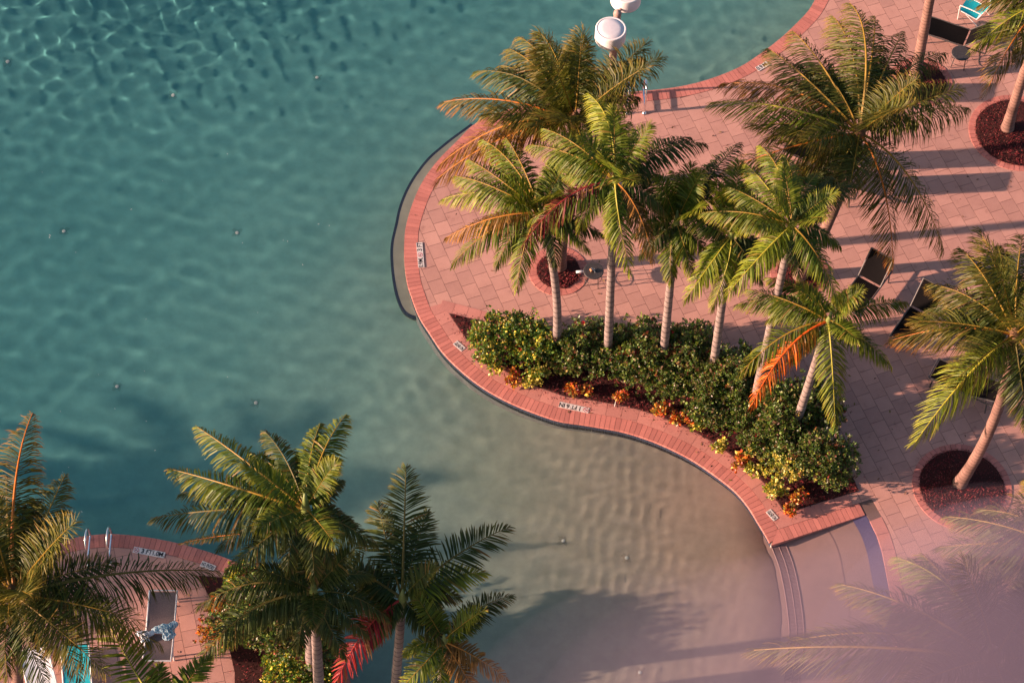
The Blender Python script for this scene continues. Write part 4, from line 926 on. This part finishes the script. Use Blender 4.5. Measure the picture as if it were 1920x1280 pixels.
# ------------------------------------------------------------------ furniture
def bez(a, b, s): return a + (b - a) * s
def lounger(label, foot, hinge, sling, frame, back=52, width=0.60, blen=0.78, z=0.36, group='sun loungers on the deck', slats=False, hz=None):
    """foot, hinge: where the middle of the foot end and of the seat hinge show in the photograph"""
    f, h = G(*foot, z), G(*hinge, z); d = (h - f)[:2]; L = np.linalg.norm(d); rz = math.atan2(d[1], d[0])
    L = max(0.9, min(1.3, L)); t = thing('sun_lounger', label, 'sun lounger', (f[0], f[1], 0), rz, group); w = width / 2
    ca, sa = math.cos(R(back)), math.sin(R(back))
    # seat sling with a slight sag
    V = []; n = 9; k = 5
    for i in range(n):
        for j in range(k):
            u, v = i / (n - 1), j / (k - 1) * 2 - 1; V.append((0.02 + u * (L - 0.04), v * (w - 0.02), z + 0.012 - 0.03 * (1 - v * v) * math.sin(math.pi * u) + 0.004 * math.sin(u * 40 + j)))
    F = [(i * k + j, (i + 1) * k + j, (i + 1) * k + j + 1, i * k + j + 1) for i in range(n - 1) for j in range(k - 1)]
    if slats:
        for i in range(8):
            mm = MB(); mm.box((0.07 + i * (L - 0.14) / 7, 0, z + 0.01), (0.075, width - 0.03, 0.02)); mm.obj('slat', frame, t)
    else: npmesh('seat', np.array(V), F, sling, None, True, t)
    V = []
    for i in range(n):
        for j in range(k):
            u, v = i / (n - 1), j / (k - 1) * 2 - 1; s = 0.03 + u * (blen - 0.05); sag = -0.035 * (1 - v * v) * math.sin(math.pi * u)
            V.append((L + s * ca - sag * sa, v * (w - 0.02), z + s * sa + sag * ca + 0.012))
    npmesh('backrest', np.array(V), F, sling, None, True, t)
    for sgn in (-1, 1):
        m = MB(); m.tube([(-0.02, sgn * w, z), (L * 0.5, sgn * w, z), (L, sgn * w, z), (L + 0.58, sgn * w, z)], 0.02, 8); m.obj('side_rail', frame, t)
        m = MB(); m.tube([(L, sgn * w, z + 0.01), (L + blen * ca, sgn * w, z + blen * sa)], 0.018, 8); m.obj('back_rail', frame, t)
        m = MB(); m.tube([(L + blen * 0.55 * ca, sgn * (w - 0.01), z + blen * 0.55 * sa), (L + 0.42, sgn * (w - 0.01), z)], 0.011, 6); m.obj('strut', frame, t)
        for x in (0.10, L + 0.45):
            m = MB(); m.tube([(x, sgn * w, z), (x - 0.03 if x < 0.5 else x + 0.03, sgn * (w + 0.01), 0.008)], 0.018, 8); m.obj('leg', frame, t)
    m = MB(); m.tube([(-0.02, -w, z), (-0.02, w, z)], 0.018, 8); m.obj('foot_rail', frame, t)
    m = MB(); m.tube([(L + blen * ca, -w, z + blen * sa), (L + blen * ca, w, z + blen * sa)], 0.018, 8); m.obj('head_rail', frame, t)
    m = MB(); m.tube([(L + 0.58, -w, z), (L + 0.58, w, z)], 0.018, 8); m.obj('rear_rail', frame, t)
    return t
lounger('dark lounger with raised back below the turquoise chair', (1739, 47), (1813, 72), M['sling'], M['frame'], 50)
lounger('dark lounger hidden under the far fronds of the big coconut palm', (1506, 150), (1582, 168), M['sling'], M['frame'], 40)
lounger('dark lounger left of the big coconut crown, its back up', (1478, 268), (1552, 296), M['sling'], M['frame'], 62)
lounger('dark lounger in front of its twin under the big coconut crown', (1492, 322), (1566, 344), M['sling'], M['frame'], 62)
lounger('dark lounger with raised back beside the hanging coconut frond', (1592, 580), (1630, 528), M['sling'], M['frame'], 55)
lounger('dark lounger with raised back left of the leaning coconut crown', (1690, 640), (1728, 585), M['sling'], M['frame'], 55)
lounger('dark lounger in the shade below the leaning coconut crown', (1752, 690), (1826, 724), M['sling'], M['frame'], 20)
lounger('dark lounger behind the fronds of the leaning coconut palm', (1822, 648), (1896, 680), M['sling'], M['frame'], 25)
lounger('grey lounger with towels beside the near terrace bed', (306, 1108), (300, 1186), M['sling_grey'], M['frame_light'], 14, group='sun loungers on the near terrace')
lounger('turquoise lounger on the near terrace', (140, 1208), (146, 1290), M['sling_teal'], M['frame_light'], 25, group='sun loungers on the near terrace')
lounger('white towel covered lounger under the lower left palm', (62, 1216), (82, 1296), M['towel'], M['frame_light'], 25, group='sun loungers on the near terrace')

def chair():
    c = G(1820, 30); t = thing('deck_chair', 'low white framed chair with turquoise sling beside the raised lounger', 'chair', c, R(-28)); z = 0.30; w = 0.27
    def sheet(name, P, m):
        V = []; n = 6
        for i in range(n):
            for v in (-1, -0.5, 0, 0.5, 1):
                s = i / (n - 1); a = np.array(P[0]) * (1 - s) + np.array(P[1]) * s; V.append((a[0], v * w, a[1] - 0.025 * (1 - v * v) * math.sin(math.pi * s)))
        npmesh(name, np.array(V), [(i * 5 + j, (i + 1) * 5 + j, (i + 1) * 5 + j + 1, i * 5 + j + 1) for i in range(n - 1) for j in range(4)], m, None, True, t)
    sheet('seat', ((-0.26, z + 0.03), (0.22, z - 0.03)), M['sling_teal']); sheet('backrest', ((0.24, z), (0.46, z + 0.55)), M['sling_teal'])
    for s in (-1, 1):
        for nm, pts in (('side_rail', [(-0.28, s * w, z + 0.03), (0.24, s * w, z - 0.03), (0.47, s * w, z + 0.57)]), ('armrest', [(-0.26, s * (w + .03), z + 0.24), (0.05, s * (w + .03), z + 0.26), (0.34, s * (w + .03), z + 0.25)]),
                        ('front_leg', [(-0.26, s * (w + .03), z + 0.24), (-0.24, s * (w + .02), 0.005)]), ('rear_leg', [(-0.05, s * (w + .02), z), (0.40, s * (w + .02), 0.005)])):
            m = MB(); m.tube(pts, 0.014, 8); m.obj(nm, M['frame_light'], t)
    m = MB(); m.tube([(0.47, -w, z + 0.57), (0.47, w, z + 0.57)], 0.014, 8); m.obj('head_rail', M['frame_light'], t)
chair()

def side_table(label, px, py, items=False):
    z = 0.44; c = G(px, py, z); t = thing('side_table', label, 'side table', (c[0], c[1], 0), 0, 'round metal side tables'); Rr = 0.24
    m = MB(); m.lathe([(Rr - 0.02, -0.014), (Rr, -0.012), (Rr + 0.004, 0.0), (Rr, 0.012), (Rr - 0.02, 0.008)], (0, 0, z), 36); rim = m.obj('rim', M['frame'], t, True)
    m = MB(); m.lathe([(0.001, -0.004), (Rr - 0.015, -0.004), (Rr - 0.015, 0.002), (0.001, 0.002)], (0, 0, z), 36); top = m.obj('table_top', M['table'], t)
    for i in range(-5, 6):
        x = i * 0.038; hl = math.sqrt(max(0, (Rr - 0.03) ** 2 - x * x)); mm = MB(); mm.box((x, 0, z + 0.007), (0.020, hl * 2, 0.006)); mm.obj('slat', M['frame'], top)
    for k in range(4):
        a = R(35 + 90 * k); m = MB(); m.tube([(0.19 * math.cos(a), 0.19 * math.sin(a), z - 0.01), (0.24 * math.cos(a), 0.24 * math.sin(a), 0.004)], 0.011, 8); m.obj('leg', M['frame'], t)
    m = MB(); m.tube([(0.215 * math.cos(a), 0.215 * math.sin(a), 0.2) for a in np.linspace(0, 2 * math.pi, 25)], 0.007, 6, False); m.obj('stretcher', M['frame'], t)
    return c
tc = side_table('round metal table beside the small planter, with litter on top', 1113, 508)
side_table('round slatted metal table beside the raised lounger at the upper right', 1802, 100)
def lathe_thing(name, label, cat, prof, m, loc, rot=(0, 0, 0)):
    o = MB(); o.lathe(prof, (0, 0, 0), 18); ob = o.obj(name, m, None, True); ob.location = tuple(map(float, loc)); ob.rotation_euler = rot; tag(ob, label, cat); return ob
lathe_thing('cup', 'small brown paper cup lying on the round table', 'cup', [(0.026, 0), (0.036, 0.09), (0.034, 0.09), (0.024, 0.004)], plain('paper_brown', (0.42, 0.2, 0.1), 0.8), (tc[0] - 0.08, tc[1] + 0.02, tc[2] + 0.04), (R(80), 0, R(30)))
nap = MB(); rr = np.random.default_rng(2)
for i in range(26):
    p = rr.normal(0, 0.022, 3); p[2] = abs(p[2]) * 0.7; a = rr.normal(0, 0.022, (3, 3)); nap.add([p, p + a[0], p + a[1]], [(0, 1, 2)])
no_ = nap.obj('crumpled_napkin', M['towel']); no_.location = (float(tc[0]), float(tc[1]), float(tc[2]) + 0.014); tag(no_, 'crumpled white napkin on the round table', 'napkin')
b_ = G(1080, 510, 0.1)
lathe_thing('bottle', 'clear plastic bottle lying by the round table planter', 'bottle', [(0.001, 0), (0.032, 0.004), (0.034, 0.14), (0.014, 0.19), (0.014, 0.21), (0.001, 0.212)], plain('bottle_plastic', (0.66, 0.66, 0.70), 0.2), b_, (R(90), 0, R(100)))

# towels on the grey lounger
def towel(label, px, py, z, rx, ry, rz_, seed, stripe):
    m_, nt, out = mat('striped_towel'); b = N(nt, 'ShaderNodeBsdfPrincipled'); b.inputs['Roughness'].default_value = 0.95
    tcn = N(nt, 'ShaderNodeTexCoord'); wv = N(nt, 'ShaderNodeTexWave'); wv.inputs['Scale'].default_value = 9; wv.inputs['Distortion'].default_value = 3; nt.links.new(tcn.outputs['Object'], wv.inputs[0])
    rp = ramp(nt, wv.outputs[0], [(0.35, (0.80, 0.80, 0.82)), (0.55, stripe)]); nt.links.new(rp.outputs[0], b.inputs['Base Color']); nt.links.new(b.outputs[0], out.inputs[0])
    r = np.random.default_rng(seed); n = 26; V = []
    ph = r.uniform(0, 6.28, (7, 2)); fq = r.uniform(5, 22, (7, 2))
    for i in range(n):
        for j in range(n):
            a_, b_2 = i / (n - 1) * 2 - 1, j / (n - 1) * 2 - 1; u, v = a_ * math.sqrt(1 - b_2 * b_2 / 2), b_2 * math.sqrt(1 - a_ * a_ / 2); e = max(0, 1 - (u * u + v * v) * 0.9)
            f = sum(math.sin(fq[k, 0] * u + ph[k, 0]) * math.sin(fq[k, 1] * v + ph[k, 1]) for k in range(7)) / 7
            th_ = math.atan2(v, u); k_ = 1 + 0.28 * math.sin(3 * th_ + seed) + 0.16 * math.sin(5 * th_ + 2 * seed); V.append((u * rx * k_ * (1 + 0.15 * f), v * ry * k_ * (1 + 0.2 * f), rz_ * (e ** 0.8) * (0.7 + 1.3 * f) + 0.008))
    o = npmesh('towel', np.array(V), [(i * n + j, (i + 1) * n + j, (i + 1) * n + j + 1, i * n + j + 1) for i in range(n - 1) for j in range(n - 1)], m_, None, True)
    o.location = tuple(map(float, G(px, py, z))); tag(o, label, 'towel'); return o
towel('crumpled blue and white striped towel on the grey lounger', 312, 1182, 0.40, 0.24, 0.20, 0.13, 5, (0.12, 0.36, 0.46))
towel('crumpled white towel at the left of the striped towel', 272, 1192, 0.42, 0.16, 0.15, 0.12, 6, (0.6, 0.62, 0.66))

# ------------------------------------------------------------------ depth markers
def text_mesh(s, size, bold=0.012):
    cu = bpy.data.curves.new('txt', 'FONT'); cu.body = s; cu.size = size; cu.align_x = 'CENTER'; cu.align_y = 'CENTER'; cu.offset = bold * size; cu.extrude = 0.0006; cu.resolution_u = 3
    o = bpy.data.objects.new('txt', cu); COL.objects.link(o); dg = bpy.context.evaluated_depsgraph_get(); me = bpy.data.meshes.new_from_object(o.evaluated_get(dg)); bpy.data.objects.remove(o); return me
def marker(label, a, b, tiles, height=0.15):
    p, q = G(*a), G(*b); d = (q - p)[:2]; rz = math.atan2(d[1], d[0]); L = np.linalg.norm(d); n = sum(w for _, w in tiles); u = L / n
    c = (p + q) / 2; t = thing('depth_marker', label, 'pool sign', (c[0], c[1], 0.0105), rz); x = -L / 2
    for s, w in tiles:
        m = MB(); cx = x + u * w / 2; m.box((cx, 0, 0.002), (u * w - 0.004, height, 0.006)); ti = m.obj('tile', M['white_tile'], t)
        if s == '@':   # no diving: red ring and bar over a small diver
            m = MB(); rO, rI = height * 0.40, height * 0.32; k = 28
            V = [(cx + r_ * math.cos(2 * math.pi * i / k), r_ * math.sin(2 * math.pi * i / k), 0.0068) for r_ in (rO, rI) for i in range(k)]
            m.add(V, [(i, (i + 1) % k, k + (i + 1) % k, k + i) for i in range(k)]); m.box((cx, 0, 0.0072), (rI * 2, height * 0.07, 0.0012), R(-40)); m.obj('symbol', M['red_ink'], ti)
            m = MB(); m.box((cx - 0.01, 0.0, 0.0062), (height * 0.35, height * 0.09, 0.001), R(35)); m.box((cx + 0.03, -0.02, 0.0062), (height * 0.1, height * 0.1, 0.001)); m.obj('diver', M['ink'], ti)
        else:
            me = text_mesh(s, height * (1.05 if len(s) < 4 else 0.85), 0.02); xs = [v.co.x for v in me.vertices]; wd = max(xs) - min(xs); k = min(1.0, (u * w * 0.90) / wd)
            ob = link('lettering', me, M['ink'], ti); ob.location = (cx, 0, 0.0062); ob.scale = (k, 1.0, 1)
        x += u * w
    return t
marker('depth sign reading 0.9 M 3 FT on the curved rim at the pool tip', (790, 502), (786, 455), [('0.9', 1), ('M.', 1), ('@', 1), ('3', 1), ('FT', 1)])
marker('depth sign reading 1 FT 6 IN below the hedge bed', (1104, 770), (1048, 758), [('@', 1), ('1', 1), ('FT', 1), ('6', 1), ('IN', 1)])
marker('depth sign reading 3 FT 1.0 M on the near terrace rim', (250, 1030), (309, 1041), [('@', 1), ('3', 1), ('FT', 1), ('1.0', 1), ('M.', 1)])
marker('depth sign reading 0.9 M on the far rim', (1419, 131), (1440, 119), [('0.9', 1), ('M.', 1)])
marker('no entry sign on the coping beside the bed tip', (869, 656), (853, 642), [('NO ENTRY', 2)], 0.145)
marker('no entry sign on the coping at the beach entry corner', (1455, 974), (1440, 957), [('NO ENTRY', 2)], 0.145)
marker('no entry sign on the near terrace rim by the palms', (377, 1056), (403, 1066), [('NO ENTRY', 2)], 0.145)

# ------------------------------------------------------------------ pool floor inlets and bed stakes
IN = [(480, 757), (445, 440), (595, 150), (120, 437), (325, 183), (220, 727), (1056, 1014), (1175, 1046), (1200, 1260), (15, 122)]
WH = ['left of the near palm crowns', 'in the middle of the open water', 'near the top of the open water', 'at the far left of the open water', 'on the edge of the rippled corner', 'in the shaded water at the left', 'in the sandy shallows', 'at the edge of the shade in the shallows', 'at the bottom of the shallows', 'in the rippled corner at the left edge']
for (x, y), w in zip(IN, WH):
    p = G(x, y, -0.5)
    for _ in range(8):
        zf = float(floor_z(np.array([p[0]]), np.array([p[1]]))[0]); p = G(x, y, WATER_Z - (WATER_Z - zf) * 0.74)   # apparent depth through the water
    t = thing('floor_inlet', 'small white pool floor fitting ' + w, 'pool fitting', (p[0], p[1], zf), 0, 'fittings on the pool floor')
    m = MB(); m.lathe([(0.045, 0.012), (0.045, 0.02), (0.03, 0.03), (0.001, 0.032)], (0, 0, 0), 16); c_ = m.obj('cap', M['plastic_white'], t); c_.cycles.is_caustics_receiver = True
    m = MB(); r = random.Random(int(x)); V = [(0, 0, 0.006)]; fc = pcol(WATER_Z - zf) * 0.80
    for k in range(24):
        a = k / 24 * 6.283; q = (0.07 + 0.07 * abs(math.sin(2 * a))) * r.uniform(0.8, 1.25); V.append((q * math.cos(a), q * math.sin(a), 0.005))
    m.add(V, [(0, 1 + k, 1 + (k + 1) % 24) for k in range(24)]); c_ = npmesh('dirt_ring', np.array(m.v), m.f, M['plaster'], np.tile(fc, (len(m.v), 1)), False, t); c_.cycles.is_caustics_receiver = True
for i, (x, y) in enumerate([(1068, 728), (1156, 744), (1152, 762)]):
    p = G(x, y, 0.02); m = MB(); m.tube([(0, 0, 0), (0.01, 0, 0.11), (0.012, 0.0, 0.22)], 0.010, 6); o = m.obj('plant_stake', M['plastic_white']); o.location = tuple(map(float, p))
    tag(o, ['white stake beside the lone orange croton', 'white stake beside the small orange croton', 'white stake at the mulch edge'][i], 'stake', 'white plant stakes in the mulch')

# ------------------------------------------------------------------ window glare at the lower right, imitated by added volumes
def glare_veil():
    m, nt, out = mat('glare_veil'); v = N(nt, 'ShaderNodeVolumePrincipled'); v.inputs['Color'].default_value = (0.42, 0.33, 0.47, 1); v.inputs['Density'].default_value = 0.085; v.inputs['Anisotropy'].default_value = 0.0
    nt.links.new(v.outputs[0], out.inputs[1])
    bm = bmesh.new(); bmesh.ops.create_icosphere(bm, subdivisions=4, radius=1.0); me = bpy.data.meshes.new('glare_veil'); bm.to_mesh(me); bm.free(); me.shade_smooth(); me.materials.append(m)
    m2 = m.copy(); m2.node_tree.nodes['Principled Volume'].inputs['Density'].default_value = 0.026
    me2 = me.copy(); me2.materials.clear(); me2.materials.append(m2); root = None
    L_ = [(1985, 1375, 9.0, 2.8, 3.0, 2.7, 0), (1960, 1355, 9.0, 3.6, 3.8, 3.3, 0), (1925, 1355, 9.0, 4.1, 4.2, 3.6, 0)]
    L_ += [(1880, 1358, 9.2, 4.6, 4.5, 3.6, 1), (1830, 1370, 9.4, 5.2, 4.2, 3.4, 1), (1750, 1388, 9.4, 5.8, 3.9, 3.2, 1), (1660, 1420, 9.6, 6.2, 3.8, 3.0, 1), (1560, 1450, 9.8, 6.8, 4.0, 3.0, 1)]
    for k, (px, py, z, rx, ry, rz, thin) in enumerate(L_):
        o = bpy.data.objects.new('glare_veil' if k == 0 else 'glare_veil_layer', me2 if thin else me); COL.objects.link(o); o.location = tuple(map(float, G(px, py, z))); o.scale = (rx, ry, rz); o['kind'] = 'stuff'
        if root is None: root = o
        else:
            o.parent = root; bpy.context.view_layer.update(); o.matrix_parent_inverse = root.matrix_world.inverted()
glare_veil()

r = np.random.default_rng(44); pts = []
for _ in range(34):
    p = G(r.uniform(20, 620), r.uniform(250, 990), WATER_Z + 0.012); a = r.uniform(0, 6.28); l = r.uniform(0.008, 0.02); u = np.array([math.cos(a), math.sin(a), 0]) * l; v = np.array([-math.sin(a), math.cos(a), 0]) * l * 0.4
    pts += [p - u - v, p + u - v, p + u + v, p - u + v]
o = npmesh('floating_specks', np.array(pts), [np.arange(len(pts)).reshape(-1, 4)], M['plastic_white']); stuff(o); o['label'] = 'small pale specks on the open water'  # tiny pale quads lying just above the water surface

# dry leaves lying about on the paving
r = np.random.default_rng(55); pts = []; cl = []
spots = [(1047, 508, 110), (1727, 154, 110), (1804, 913, 130), (1500, 512, 120), (1300, 630, 220), (1600, 800, 170), (1340, 250, 140), (900, 420, 110), (1120, 775, 170), (1330, 870, 120), (1860, 400, 120), (330, 1140, 70)]
ip = island_poly(0.05); npoly = near_poly(0.05)
for cx, cy, sp in spots:
    for _ in range(20):
        p = G(r.normal(cx, sp * 0.6), r.normal(cy, sp * 0.45), 0.012)
        if not (inside(p[:2], ip)[0] or inside(p[:2], npoly)[0]) or inside(p[:2], bed_poly)[0]: continue
        a = r.uniform(0, 6.28); l = r.uniform(0.018, 0.05); u = np.array([math.cos(a), math.sin(a), 0]) * l; v = np.array([-math.sin(a), math.cos(a), 0]) * l * r.uniform(0.25, 0.5); h = np.array([0, 0, r.uniform(0.002, 0.012)])
        pts += [p - u, p - v + h, p + u + h * 0.5, p + v]; c = np.array([(0.10, 0.05, 0.03), (0.16, 0.09, 0.04), (0.05, 0.025, 0.02), (0.2, 0.14, 0.04)])[r.integers(4)]; cl += [c] * 4
o = npmesh('leaf_litter', np.array(pts), [np.arange(len(pts)).reshape(-1, 4)], M['chip'], np.array(cl)); stuff(o); o['label'] = 'dry brown leaves scattered over the paving'
